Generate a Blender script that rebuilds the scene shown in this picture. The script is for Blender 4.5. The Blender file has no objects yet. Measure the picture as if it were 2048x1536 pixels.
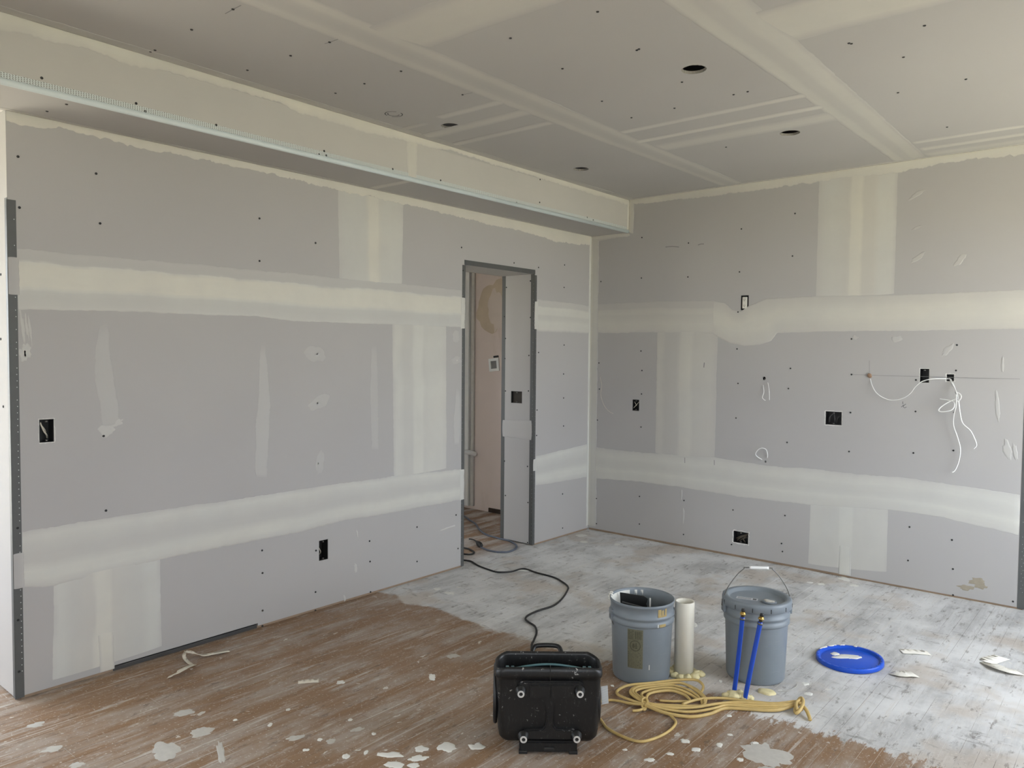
import bpy, bmesh, math, random
from mathutils import Vector, Matrix, noise

sc = bpy.context.scene
COL = sc.collection

# ------------------------------------------------------------------ camera, sky, sun, exposure
cam_d = bpy.data.cameras.new('camera')
cam_d.sensor_width = 36.0
cam_d.lens = 1527.97 / 2048 * 36.0
cam_d.clip_start = 0.02
camera = bpy.data.objects.new('camera', cam_d)
COL.objects.link(camera)
_r = Vector((0.76451612, 0.64455011, 0.00838139))
_u = Vector((-0.03240689, 0.02544615, 0.99915078))
_w = Vector((-0.64378948, 0.7641385, -0.04034186))
m = Matrix((_r, _u, -_w)).transposed().to_4x4()
m.translation = Vector((3.66721, -5.37588, 1.49707))
camera.matrix_world = m
sc.camera = camera

world = bpy.data.worlds.new('sky')
sc.world = world
world.use_nodes = True
bg = world.node_tree.nodes['Background']
bg.inputs['Color'].default_value = (0.84, 0.91, 1.0, 1)
bg.inputs['Strength'].default_value = 10.0

sun_d = bpy.data.lights.new('sun', 'SUN')
sun_d.energy = 54.0
sun_d.angle = math.radians(3)
sun_d.color = (1.0, 0.96, 0.90)
sun = bpy.data.objects.new('sun', sun_d)
COL.objects.link(sun)
sun.rotation_euler = Vector((0.0, -0.50, -0.87)).to_track_quat('-Z', 'Y').to_euler()   # from behind the house, over the roof

# openings of the room: (centre, width, height, facing into the room)
RX, FY, H = 4.60, -7.00, 2.743          # right wall, wall behind the camera, ceiling
WIN_RIGHT = [(-2.25, -0.22, 0.50, 2.30), (-5.6, -4.65, 0.75, 2.15)]   # y0,y1,z0,z1
WIN_HALL = [(-2.65, -1.95, .9, 1.95), (-6.6, -4.5, .35, 2.25)]   # y0,y1,z0,z1; the first is an unseen opening added to brighten the hall
WIN_FRONT = [(3.0, 4.2, 0.75, 2.15), (-1.25, -0.5, 0.75, 2.15)]   # x0,x1,z0,z1
def portal(loc, direction, sx, sy):
    d = bpy.data.lights.new('window_portal', 'AREA')
    d.shape = 'RECTANGLE'; d.size = sx; d.size_y = sy
    d.cycles.is_portal = True
    o = bpy.data.objects.new('window_portal', d)
    COL.objects.link(o)
    o.location = loc
    o.rotation_euler = Vector(direction).to_track_quat('-Z', 'Z').to_euler()
for y0, y1, z0, z1 in WIN_RIGHT: portal((RX + .14, (y0+y1)/2, (z0+z1)/2), (-1, 0, 0), y1-y0, z1-z0)
for y0, y1, z0, z1 in WIN_HALL: portal((-1.74, (y0+y1)/2, (z0+z1)/2), (1, 0, 0), y1-y0, z1-z0)
for x0, x1, z0, z1 in WIN_FRONT: portal(((x0+x1)/2, FY - .14, (z0+z1)/2), (0, 1, 0), x1-x0, z1-z0)

vs = sc.view_settings
vs.view_transform = 'Standard'; vs.look = 'None'; vs.gamma = 1.0; vs.use_curve_mapping = False
vs.exposure = 0.10
sc.cycles.max_bounces = 6
sc.cycles.diffuse_bounces = 5
sc.cycles.glossy_bounces = 2
sc.cycles.caustics_reflective = False
sc.cycles.caustics_refractive = False

# ------------------------------------------------------------------ node helpers
def s2l(c):
    return tuple((v/12.92 if v <= .04045 else ((v+.055)/1.055)**2.4) for v in (x/255. for x in c))
class NT:
    def __init__(s, name):
        s.m = bpy.data.materials.new(name); s.m.use_nodes = True
        s.t = s.m.node_tree; s.n = s.t.nodes; s.b = s.n['Principled BSDF']
    def add(s, typ, **k):
        n = s.n.new(typ)
        for a, v in k.items(): setattr(n, a, v)
        return n
    def ln(s, a, b): s.t.links.new(a, b)
    def put(s, sock, v):
        if hasattr(v, 'is_linked') or hasattr(v, 'links'): s.ln(v, sock)
        else: sock.default_value = v
    def math(s, op, a, b=0.0, c=0.0, clamp=False):
        n = s.add('ShaderNodeMath', operation=op, use_clamp=clamp)
        s.put(n.inputs[0], a); s.put(n.inputs[1], b); s.put(n.inputs[2], c)
        return n.outputs[0]
    def mix(s, f, a, b):
        n = s.add('ShaderNodeMix', data_type='RGBA')
        s.put(n.inputs[0], f)
        for sock, v in ((n.inputs[6], a), (n.inputs[7], b)):
            if isinstance(v, tuple): sock.default_value = v if len(v) == 4 else v + (1,)
            else: s.ln(v, sock)
        return n.outputs[2]
    def ramp(s, f, a, b):      # smooth step of f between a and b
        n = s.add('ShaderNodeMapRange', interpolation_type='SMOOTHSTEP')
        s.put(n.inputs[0], f); n.inputs[1].default_value = a; n.inputs[2].default_value = b
        return n.outputs[0]
    def pos(s, scale=(1, 1, 1), rot=0.0, obj=False):
        if obj: v = s.add('ShaderNodeTexCoord').outputs['Object']
        else: v = s.add('ShaderNodeNewGeometry').outputs['Position']
        mp = s.add('ShaderNodeMapping'); mp.inputs['Scale'].default_value = scale; mp.inputs['Rotation'].default_value = (0, 0, rot)
        s.ln(v, mp.inputs['Vector'])
        return mp.outputs[0]
    def noise(s, vec, scale=5., detail=4., rough=.55, dist=0.):
        n = s.add('ShaderNodeTexNoise'); s.ln(vec, n.inputs['Vector'])
        n.inputs['Scale'].default_value = scale; n.inputs['Detail'].default_value = detail
        n.inputs['Roughness'].default_value = rough; n.inputs['Distortion'].default_value = dist
        return n.outputs['Fac']
    def bump(s, h, strength=.2, dist=.002):
        n = s.add('ShaderNodeBump'); n.inputs['Strength'].default_value = strength; n.inputs['Distance'].default_value = dist
        s.ln(h, n.inputs['Height']); s.ln(n.outputs[0], s.b.inputs['Normal'])
    def out(s, col, rough=.6, metal=0., spec=None):
        if isinstance(col, tuple): s.b.inputs['Base Color'].default_value = col if len(col) == 4 else col + (1,)
        else: s.ln(col, s.b.inputs['Base Color'])
        s.put(s.b.inputs['Roughness'], rough); s.b.inputs['Metallic'].default_value = metal
        if spec is not None: s.b.inputs['Specular IOR Level'].default_value = spec
        return s.m

def plain(name, col, rough=.6, metal=0., var=.12, scale=20., spec=None, obj=True):
    t = NT(name)
    n = t.noise(t.pos(obj=obj), scale, 4.)
    a = tuple(v*(1-var) for v in col); b = tuple(min(1, v*(1+var)) for v in col)
    return t.out(t.mix(n, a, b), rough, metal, spec)

PAPER = (0.455, 0.440, 0.425)
def make_paper():
    t = NT('drywall_paper')
    n1 = t.noise(t.pos(), 1.3, 1.)
    c = t.mix(n1, (0.398, 0.384, 0.374), (0.438, 0.424, 0.413))
    return t.out(c, .78, 0., .25)
def make_mud():
    t = NT('joint_compound')
    at = t.add('ShaderNodeAttribute', attribute_name='tone').outputs['Fac']
    wm = t.add('ShaderNodeAttribute', attribute_name='warm').outputs['Fac']
    n1 = t.noise(t.pos(), 6., 5.); n2 = t.noise(t.pos(), 1.3, 3.)
    paper = t.mix(n2, (0.398, 0.384, 0.374), (0.438, 0.424, 0.413))
    mud = t.mix(wm, (0.620, 0.632, 0.588), (0.680, 0.655, 0.565))
    f = t.math('MULTIPLY', at, t.math('MULTIPLY_ADD', n1, .5, .75), clamp=True)
    return t.out(t.mix(f, paper, mud), .72, 0., .3)

def make_floor_wood():
    t = NT('worn_floor_boards')
    P = t.add('ShaderNodeNewGeometry').outputs['Position']
    sx = t.add('ShaderNodeSeparateXYZ'); t.ln(P, sx.inputs[0])
    rnd = t.add('ShaderNodeObjectInfo').outputs['Random']
    grain = t.noise(t.pos((38, 2.2, 1)), 1., 6., .65)
    streak = t.noise(t.pos((9, 1.3, 1), .25), 1., 5., .7)
    blot = t.noise(t.pos((1, 1, 1)), 2.6, 6., .62)
    fine = t.noise(t.pos((22, 6, 1), .3), 1., 6., .75)
    # bare wood
    w = t.mix(grain, (0.150, 0.085, 0.043), (0.34, 0.210, 0.118))
    w = t.mix(t.math('MULTIPLY', rnd, .45), w, (0.24, 0.135, 0.072))
    # dusty scuffing on the wood
    sc1 = t.math('MULTIPLY', t.ramp(streak, .40, .62), t.ramp(blot, .30, .56))
    w = t.mix(t.math('MULTIPLY', sc1, .62), w, (0.42, 0.375, 0.335))
    sc2 = t.ramp(fine, .53, .66)
    w = t.mix(t.math('MULTIPLY', sc2, .55), w, (0.50, 0.46, 0.42))
    # grey skim of levelling compound and dust over the far half of the room
    g = t.mix(t.ramp(streak, .30, .66), (0.36, 0.358, 0.355), (0.60, 0.597, 0.59))
    g = t.mix(t.ramp(blot, .40, .66), g, (0.66, 0.657, 0.65))
    dark = t.math('MULTIPLY', t.ramp(fine, .54, .68), t.ramp(blot, .58, .44))
    g = t.mix(t.math('MULTIPLY', dark, .7), g, (0.17, 0.155, 0.145))
    big = t.noise(t.pos(), 1.7, 4., .6)
    tan = t.math('MULTIPLY', t.ramp(big, .52, .64), .55)
    g = t.mix(tan, g, (0.45, 0.375, 0.30))
    # where the skim coat ends: a ragged line across the room
    edge = t.math('ADD', t.math('MULTIPLY', t.math('SUBTRACT', blot, .5), .34), sx.outputs[1])
    rag = t.math('MULTIPLY', t.math('SUBTRACT', fine, .5), .5)
    far = t.ramp(sx.outputs[0], .9, 2.6)
    edge = t.math('ADD', edge, t.math('MULTIPLY', rag, far))
    msk = t.ramp(edge, -2.325, -2.285)
    hall = t.ramp(sx.outputs[0], -.30, .02)
    msk = t.math('MULTIPLY', msk, t.math('MAXIMUM', hall, t.math('MULTIPLY', t.ramp(streak, .45, .6), .5)))
    c = t.mix(msk, w, g)
    sa = t.ramp(t.noise(t.pos((55, 1.6, 1), .30), 1., 3., .5), .615, .65)
    speck = t.ramp(t.noise(t.pos(), 85., 3., .6), .62, .66)
    c = t.mix(t.math('MULTIPLY', sa, t.math('MULTIPLY', t.ramp(blot, .35, .6), .55)), c, (0.60, 0.57, 0.53))
    c = t.mix(t.math('MULTIPLY', speck, .6), c, (0.62, 0.59, 0.54))
    dk = t.ramp(t.noise(t.pos((5.5, 14, 1), .2), 1., 6., .72), .58, .66)
    c = t.mix(t.math('MULTIPLY', dk, t.math('MULTIPLY_ADD', msk, .32, .12)), c, (0.115, 0.10, 0.092))
    pit = t.ramp(t.noise(t.pos((26, 9, 1), .3), 1., 5., .7), .585, .645)
    c = t.mix(t.math('MULTIPLY', pit, .5), c, (0.10, 0.075, 0.058))
    # small white droppings
    vo = t.add('ShaderNodeTexVoronoi'); vo.inputs['Scale'].default_value = 15.; vo.inputs['Randomness'].default_value = 1.
    dv = t.add('ShaderNodeVectorMath', operation='ADD'); t.ln(t.pos((1.3, .8, 1), .4), dv.inputs[0])
    nz = t.add('ShaderNodeTexNoise'); nz.inputs['Scale'].default_value = 22.; t.ln(P, nz.inputs['Vector'])
    nm = t.add('ShaderNodeVectorMath', operation='SCALE'); t.ln(nz.outputs['Color'], nm.inputs[0]); nm.inputs['Scale'].default_value = .09
    t.ln(nm.outputs[0], dv.inputs[1]); t.ln(dv.outputs[0], vo.inputs['Vector'])
    sel = t.add('ShaderNodeSeparateColor'); t.ln(vo.outputs['Color'], sel.inputs[0])
    drop = t.math('LESS_THAN', vo.outputs['Distance'], t.math('MULTIPLY', t.math('SUBTRACT', sel.outputs[0], .78), .85))
    c = t.mix(t.math('MULTIPLY', drop, .75), c, (0.66, 0.64, 0.59))
    return t.out(c, t.math('MULTIPLY_ADD', blot, .25, .40), 0., .4)

M = {}
M['paper'] = make_paper()
M['mud'] = make_mud()
M['floor'] = make_floor_wood()
M['bead'] = plain('galvanised_bead', s2l((84, 85, 84)), .55, .1, .10, 25)
M['beadhole'] = plain('bead_hole_fill', (.50, .51, .50), .7)
M['vinyl'] = plain('white_vinyl', (.60, .67, .69), .45, 0, .03)
M['black'] = plain('black_plastic', (.012, .012, .012), .45, 0, .2)
M['boxblack'] = plain('black_box_plastic', (.010, .010, .010), .5, 0, .2)
M['screw'] = plain('dark_screw', (.012, .012, .012), .55)
M['white_wire'] = plain('white_cable_sheath', (.74, .74, .72), .45, 0, .03)
M['copper'] = plain('copper', (.50, .22, .10), .35, 1.)
M['wood'] = plain('raw_timber', (.28, .20, .135), .75, 0, .25, 30, obj=False)
M['gapdark'] = plain('dark_gap_brown', (.045, .028, .018), .85, 0, .4, 30)
M['cavity'] = plain('stud_cavity', (.05, .042, .035), .9)
M['plaster'] = None
M['pencil'] = plain('pencil', (.10, .10, .10), .8)
M['pencil_light'] = plain('pencil_faint', (.22, .215, .21), .8)
M['foam'] = plain('spray_foam', (.66, .58, .33), .8, 0, .25, 40)
M['pvc'] = plain('pvc_pipe', (.70, .67, .58), .4, 0, .05, 12)
M['pex'] = plain('blue_pex', (.008, .060, .42), .32, 0, .05)
M['brass'] = plain('brass', (.60, .40, .12), .3, 1., .1)
M['yellow'] = plain('yellow_cable_sheath', (.54, .385, .145), .5, 0, .22, 30)
M['cord'] = plain('black_cord_rubber', (.016, .015, .014), .55)
M['bluecord'] = plain('blue_grey_cord', (.115, .130, .165), .5, 0, .5, 4., obj=False)
M['bluelid'] = plain('blue_lid', (.006, .080, .56), .33, 0, .05)
M['whitemud'] = plain('dried_white_compound', (.72, .71, .66), .8, 0, .08, 60)
M['dullmud'] = plain('scuffed_compound', (.50, .48, .44), .8, 0, .15, 40, obj=False)
M['paperscrap'] = plain('paper_tape', (.70, .67, .60), .8, 0, .06)
M['tape'] = plain('joint_tape', (.58, .53, .44), .8, 0, .08)
M['white'] = plain('white_plastic', (.74, .74, .72), .4, 0, .02)
M['steel'] = plain('zinc_wire', (.16, .155, .145), .4, .8, .1)
M['chrome'] = plain('bright_washer', (.72, .72, .70), .3, .35, .05)
M['rim'] = plain('cut_gypsum_edge', (.26, .245, .22), .85, 0, .3, 60, obj=False)
M['boxwire'] = plain('dusty_brown_cable', (.085, .068, .048), .6, 0, .4, 90)
M['boxwire2'] = plain('dusty_black_cable', (.035, .033, .034), .45, 0, .3, 90)
M['track'] = plain('dark_steel_track', (.045, .044, .043), .6, 0, .3, 12, obj=False)
M['olive'] = plain('olive_print', (.135, .13, .085), .6, 0, .35, 160)
M['olivedark'] = plain('dark_olive_print', (.075, .075, .045), .6, 0, .3, 90)
M['offwhite'] = plain('off_white_wall_paint', (.72, .71, .68), .8, 0, .04, 3, obj=False)
M['frame'] = plain('white_window_frame', (.75, .75, .74), .5)
M['stain'] = plain('brown_stain', (.33, .29, .22), .8, 0, .2, 40, obj=False)
M['outletwhite'] = plain('ivory_receptacle', (.66, .64, .58), .4)
M['teal'] = plain('teal_plastic', (.06, .13, .14), .3)
def make_plaster():
    t = NT('old_pink_plaster')
    n = t.noise(t.pos(), 2.4, 5.); n2 = t.noise(t.pos((4, 4, 1.2)), 1., 6., .7)
    c = t.mix(n, (0.62, 0.525, 0.475), (0.69, 0.59, 0.54))
    c = t.mix(t.math('MULTIPLY', t.ramp(n2, .52, .70), .5), c, (0.52, 0.42, 0.34))
    return t.out(c, .85, 0, .2)
M['plaster'] = make_plaster()
def make_bucket():
    t = NT('grey_bucket_plastic')
    n = t.noise(t.pos(obj=True), 9., 5.); n2 = t.noise(t.pos((3, 3, 30), obj=True), 3., 4., .7)
    c = t.mix(n, (0.165, 0.190, 0.215), (0.205, 0.232, 0.258))
    c = t.mix(t.math('MULTIPLY', t.ramp(n2, .62, .75), .25), c, (.42, .43, .43))
    return t.out(c, .42, 0, .4)
M['bucket'] = make_bucket()
def make_blower():
    t = NT('scuffed_black_moulding')
    n = t.noise(t.pos(obj=True), 60., 4., .7); n2 = t.noise(t.pos(obj=True), 6., 4., .6); n3 = t.noise(t.pos((6, 6, 2), obj=True), 14., 6., .75)
    sp = t.math('MULTIPLY', t.ramp(n, .62, .66), t.ramp(n2, .46, .58))
    c = t.mix(t.math('MULTIPLY', t.ramp(n3, .54, .68), .30), (.009, .009, .009), (.075, .073, .07))
    c = t.mix(t.math('MULTIPLY', sp, .7), c, (.45, .44, .42))
    return t.out(c, .40, 0, .4)
M['blower'] = make_blower()
def make_perf():
    t = NT('perforated_vinyl_flange')
    P = t.pos()
    sp = t.add('ShaderNodeSeparateXYZ'); t.ln(P, sp.inputs[0])
    a = t.math('FRACT', t.math('MULTIPLY', sp.outputs[1], 105.)); b = t.math('FRACT', t.math('MULTIPLY', t.math('ADD', sp.outputs[2], t.math('MULTIPLY', sp.outputs[1], .5)), 150.))
    f = t.math('MULTIPLY', t.math('LESS_THAN', t.math('ABSOLUTE', t.math('SUBTRACT', a, .5)), .27), t.math('LESS_THAN', t.math('ABSOLUTE', t.math('SUBTRACT', b, .5)), .27))
    return t.out(t.mix(f, (.60, .65, .64), (.20, .20, .19)), .5)
M['perf'] = make_perf()
def make_tag():
    t = NT('printed_tag')
    w = t.add('ShaderNodeTexWave', wave_type='BANDS', bands_direction='Z'); w.inputs['Scale'].default_value = 70.; t.ln(t.pos(obj=True), w.inputs['Vector'])
    return t.out(t.mix(t.ramp(w.outputs['Fac'], .4, .6), (.30, .31, .31), (.52, .53, .53)), .5)
M['tag'] = make_tag()
def make_ground():
    t = NT('dry_ground')
    n = t.noise(t.pos(), 3., 6.)
    return t.out(t.mix(n, (.28, .268, .21), (.36, .345, .28)), .9)
M['ground'] = make_ground()
def make_groove():
    t = NT('board_joint_filler')
    n = t.noise(t.pos((2, .8, 1)), 1.6, 5., .6); n2 = t.noise(t.pos((8, 3, 1)), 2., 4.)
    c = t.mix(t.ramp(n, .40, .54), (.11, .085, .065), (.66, .645, .61))
    return t.out(t.mix(t.ramp(n2, .54, .65), c, (.24, .20, .165)), .85)
M['groove'] = make_groove()

# ------------------------------------------------------------------ mesh helpers
def mesh_obj(name, bm, mat, parent=None, smooth=False, loc=None):
    me = bpy.data.meshes.new(name)
    bm.normal_update(); bm.to_mesh(me); bm.free()
    if mat is not None: me.materials.append(mat)
    if smooth:
        for p in me.polygons: p.use_smooth = True
    o = bpy.data.objects.new(name, me)
    COL.objects.link(o)
    if loc is not None: o.location = loc
    if parent is not None: o.parent = parent
    return o
def tag(o, label, cat=None, group=None, kind=None):
    o['label'] = label
    if cat: o['category'] = cat
    if group: o['group'] = group
    if kind: o['kind'] = kind
    return o
def thing(name, label, cat, loc=(0, 0, 0), rz=0., group=None):
    o = bpy.data.objects.new(name, None); COL.objects.link(o)
    o.location = loc; o.rotation_euler = (0, 0, rz); o.empty_display_size = .05
    return tag(o, label, cat, group)
def structure(name, label, bm=None, mat=None):
    o = mesh_obj(name, bm, mat) if bm is not None else bpy.data.objects.new(name, None)
    if bm is None: COL.objects.link(o)
    return tag(o, label, None, None, 'structure')
def add_box(bm, x0, x1, y0, y1, z0, z1):
    v = [bm.verts.new(p) for p in ((x0,y0,z0),(x1,y0,z0),(x1,y1,z0),(x0,y1,z0),(x0,y0,z1),(x1,y0,z1),(x1,y1,z1),(x0,y1,z1))]
    for f in ((0,3,2,1),(4,5,6,7),(0,1,5,4),(1,2,6,5),(2,3,7,6),(3,0,4,7)): bm.faces.new([v[i] for i in f])
def box_bm(*a, bevel=0.):
    bm = bmesh.new(); add_box(bm, *a)
    if bevel: bmesh.ops.bevel(bm, geom=bm.edges[:], offset=bevel, segments=2, profile=.6, affect='EDGES')
    return bm
def catmull(pts, sub=8):
    P = [Vector(p) for p in pts]
    if len(P) < 3: return P
    out = []
    for i in range(len(P)-1):
        p0 = P[max(i-1, 0)]; p1 = P[i]; p2 = P[i+1]; p3 = P[min(i+2, len(P)-1)]
        for k in range(sub):
            t = k/sub
            out.append(.5*((2*p1)+(-p0+p2)*t+(2*p0-5*p1+4*p2-p3)*t*t+(-p0+3*p1-3*p2+p3)*t**3))
    out.append(P[-1]); return out
def add_tube(bm, pts, r, n=8, sub=6, caps=True, closed=False):
    P = catmull(pts, sub) if sub else [Vector(p) for p in pts]
    rr = r if callable(r) else (lambda t: r)
    up = Vector((0, 0, 1)); rings = []
    d0 = (P[1]-P[0]).normalized()
    nrm = up.cross(d0)
    if nrm.length < 1e-3: nrm = Vector((1, 0, 0)).cross(d0)
    nrm.normalize()
    for i, q in enumerate(P):
        d = (P[min(i+1, len(P)-1)] - P[max(i-1, 0)])
        if d.length < 1e-9: d = d0.copy()
        d.normalize()
        nrm = (nrm - d*nrm.dot(d)); nrm.normalize(); b = d.cross(nrm)
        R = rr(i/(len(P)-1))
        rings.append([bm.verts.new(q + (nrm*math.cos(2*math.pi*k/n)+b*math.sin(2*math.pi*k/n))*R) for k in range(n)])
    for a, b in zip(rings, rings[1:]):
        for k in range(n): bm.faces.new((a[k], a[(k+1) % n], b[(k+1) % n], b[k]))
    if caps: bm.faces.new(rings[0][::-1]); bm.faces.new(rings[-1])
def tube_bm(pts, r, n=8, sub=6):
    bm = bmesh.new(); add_tube(bm, pts, r, n, sub); return bm
def lathe_bm(prof, n=48, close=False):
    bm = bmesh.new(); rings = []
    for r, z in prof:
        if r < 1e-6: rings.append([bm.verts.new((0, 0, z))])
        else: rings.append([bm.verts.new((r*math.cos(2*math.pi*k/n), r*math.sin(2*math.pi*k/n), z)) for k in range(n)])
    for a, b in zip(rings, rings[1:]):
        for k in range(n):
            if len(a) == 1 and len(b) == 1: continue
            if len(a) == 1: bm.faces.new((a[0], b[(k+1) % n], b[k]))
            elif len(b) == 1: bm.faces.new((a[k], a[(k+1) % n], b[0]))
            else: bm.faces.new((a[k], a[(k+1) % n], b[(k+1) % n], b[k]))
    bmesh.ops.recalc_face_normals(bm, faces=bm.faces[:])
    return bm
def n1(seed, x):                       # 1-D fractal noise, about -1..1
    return noise.fractal(Vector((x, seed*7.31, seed*3.17)), .7, 2.1, 4)

# surfaces: (a, b, height towards the room) -> point
DS, ZS = 0.361, 2.483                  # soffit depth, soffit underside
LW = lambda a, b, h=0.: Vector((h, a, b))
BW = lambda a, b, h=0.: Vector((a, -h, b))
CE = lambda a, b, h=0.: Vector((a, b, H-h))
SF = lambda a, b, h=0.: Vector((DS+h, a, b))
SB = lambda a, b, h=0.: Vector((a, b, ZS-h))
YJ = -0.765
JR = lambda a, b, h=0.: Vector((a, YJ-h, b))
YE = -4.285
RT = lambda a, b, h=0.: Vector((a, YE-h, b))
FLR = lambda a, b, h=0.: Vector((a, b, h))
T = .0127

def sheet(name, parent, S, a0, a1, b0, b1, rects=(), circles=(), mat=None, thick=T):
    """one drywall sheet with its cut-outs, as a solid slab"""
    holes = [tuple(r) for r in rects] + [(x-r*1.3, x+r*1.3, y-r*1.3, y+r*1.3) for x, y, r in circles]
    A = sorted({a0, a1, *[min(max(v, a0), a1) for h in holes for v in h[:2]]})
    B = sorted({b0, b1, *[min(max(v, b0), b1) for h in holes for v in h[2:]]})
    bm = bmesh.new(); V = {}
    def vert(a, b):
        k = (round(a, 5), round(b, 5))
        if k not in V: V[k] = bm.verts.new(S(a, b, 0.))
        return V[k]
    for i in range(len(A)-1):
        for j in range(len(B)-1):
            ca, cb = (A[i]+A[i+1])/2, (B[j]+B[j+1])/2
            if any(h[0] < ca < h[1] and h[2] < cb < h[3] for h in holes): continue
            bm.faces.new((vert(A[i], B[j]), vert(A[i+1], B[j]), vert(A[i+1], B[j+1]), vert(A[i], B[j+1])))
    rr = random.Random(hash(name) & 0)
    for x, y, r in circles:
        if not (a0 < x < a1 and b0 < y < b1): continue
        n = 40; q = r*1.3
        ring = [vert(x+r*(1+.03*rr.uniform(-1, 1))*math.cos(2*math.pi*k/n), y+r*(1+.03*rr.uniform(-1, 1))*math.sin(2*math.pi*k/n)) for k in range(n)]
        cor = [vert(x+q*sx_, y+q*sy_) for sx_, sy_ in ((1, 1), (-1, 1), (-1, -1), (1, -1))]
        for c_ in range(4):
            s0 = n//8 + c_*n//4
            for k in range(n//4):
                bm.faces.new((ring[(s0+k) % n], ring[(s0+k+1) % n], cor[c_ if k < n//8 else (c_+1) % 4]))
            bm.faces.new((ring[(s0+n//8) % n], cor[(c_+1) % 4], cor[c_]))
    ext = bmesh.ops.extrude_face_region(bm, geom=bm.faces[:])
    d = S(0, 0, -thick) - S(0, 0, 0)
    bmesh.ops.translate(bm, verts=[g for g in ext['geom'] if isinstance(g, bmesh.types.BMVert)], vec=d)
    bmesh.ops.recalc_face_normals(bm, faces=bm.faces[:])
    return mesh_obj(name, bm, mat or M['paper'], parent)

_seed = [1]
def resample(L, n):
    P = [Vector(p) for p in L]
    if len(P) == 1: return P*n
    ds = [0.]
    for a, b in zip(P, P[1:]): ds.append(ds[-1]+(b-a).length)
    out = []; j = 0
    for i in range(n):
        s = ds[-1]*i/(n-1)
        while j < len(P)-2 and s > ds[j+1]: j += 1
        f = 0 if ds[j+1] == ds[j] else (s-ds[j])/(ds[j+1]-ds[j])
        out.append(P[j].lerp(P[j+1], min(1, f)))
    return out
def mud(parent, S, EA, EB, prof, layer=1, rag=(.004, .004), warm=.4, step=.018, fade=(0., 0.), amp=.8, name='joint_compound', wprof=None):
    """a trowelled band of joint compound between two edge lines; prof = [(t across, tone)]"""
    _seed[0] += 1; sd = _seed[0]
    EA = [Vector((x, y, 0)) for x, y in EA]; EB = [Vector((x, y, 0)) for x, y in EB]
    L = max(sum((b-a).length for a, b in zip(EA, EA[1:])), sum((b-a).length for a, b in zip(EB, EB[1:])))
    n = max(6, int(L/step)); A = resample(EA, n); B = resample(EB, n)
    ts = [0., .012]; q = 18
    ts += [i/q for i in range(1, q)] + [.988, 1.]
    ts = sorted(set(ts) | {t for t, _ in prof})
    def tone(t, P):
        for (t0, v0), (t1, v1) in zip(P, P[1:]):
            if t0 <= t <= t1: return v0 if t1 == t0 else v0+(v1-v0)*(t-t0)/(t1-t0)
        return P[-1][1]
    bm = bmesh.new(); lt = bm.verts.layers.float.new('tone'); lw = bm.verts.layers.float.new('warm')
    rows = []
    for i in range(n):
        a, b = A[i], B[i]; d = (b-a).normalized(); s = L*i/(n-1)
        a = a - d*rag[0]*(n1(sd, s*7)+.6*n1(sd+.3, s*33)+.5*n1(sd+.4, s*90)); b = b + d*rag[1]*(n1(sd+.5, s*7)+.6*n1(sd+.7, s*33)+.5*n1(sd+.8, s*90))
        fe = 1.
        if fade[0] > 0: fe = min(fe, s/fade[0])
        if fade[1] > 0: fe = min(fe, (L-s)/fade[1])
        row = []
        for t in ts:
            p = a.lerp(b, t)
            tt = min(1, max(0, t + .03*n1(sd+.9, s*3.)))
            if t in (0., 1.): tt = t
            h = .0004*layer + .0012*math.sin(math.pi*t) if 0 < t < 1 else -.0006
            if i in (0, n-1): h = -.0006
            v = bm.verts.new(S(p.x, p.y, h))
            v[lt] = max(0., tone(tt, prof)*amp*(.92+.10*n1(sd+1.7, s*2.5)+.05*n1(sd+2+t*5, s*6)))*max(0, min(1, fe))
            v[lw] = min(1, max(0, (tone(tt, wprof) if wprof else warm) + .25*n1(sd+3, s*1.4+t)))
            row.append(v)
        rows.append(row)
    for r0, r1 in zip(rows, rows[1:]):
        for k in range(len(ts)-1): bm.faces.new((r0[k], r0[k+1], r1[k+1], r1[k]))
    return mesh_obj(name, bm, M['mud'], parent, True)

def blob_bm(S, cx, cy, rx, ry, ang=0., h=.0015, rough=.25, n=26, seed=1):
    bm = bmesh.new(); c = bm.verts.new(S(cx, cy, h)); rings = []
    for f, hh in ((.55, h), (.9, h*.85), (1., -.0004)):
        ring = []
        for k in range(n):
            t = 2*math.pi*k/n
            q = f*(1+rough*noise.fractal(Vector((math.cos(t)*1.3, math.sin(t)*1.3, seed*5.7)), .7, 2., 4))
            x, y = rx*q*math.cos(t), ry*q*math.sin(t)
            ring.append(bm.verts.new(S(cx+x*math.cos(ang)-y*math.sin(ang), cy+x*math.sin(ang)+y*math.cos(ang), hh)))
        rings.append(ring)
    for k in range(n): bm.faces.new((c, rings[0][k], rings[0][(k+1) % n]))
    for r0, r1 in zip(rings, rings[1:]):
        for k in range(n): bm.faces.new((r0[k], r1[k], r1[(k+1) % n], r0[(k+1) % n]))
    bmesh.ops.recalc_face_normals(bm, faces=bm.faces[:])
    return bm
def dab(parent, S, cx, cy, rx, ry, ang=0., tone=.5, rough=.25, seed=1, warm=.2, name='compound_dab'):
    bm = blob_bm(S, cx, cy, rx, ry, ang, .0012, rough, 30, seed)
    lt = bm.verts.layers.float.new('tone'); lw = bm.verts.layers.float.new('warm')
    for i, v in enumerate(bm.verts): v[lt] = tone if i <= 60 else tone*.6; v[lw] = warm
    return mesh_obj(name, bm, M['mud'], parent, True)

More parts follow.
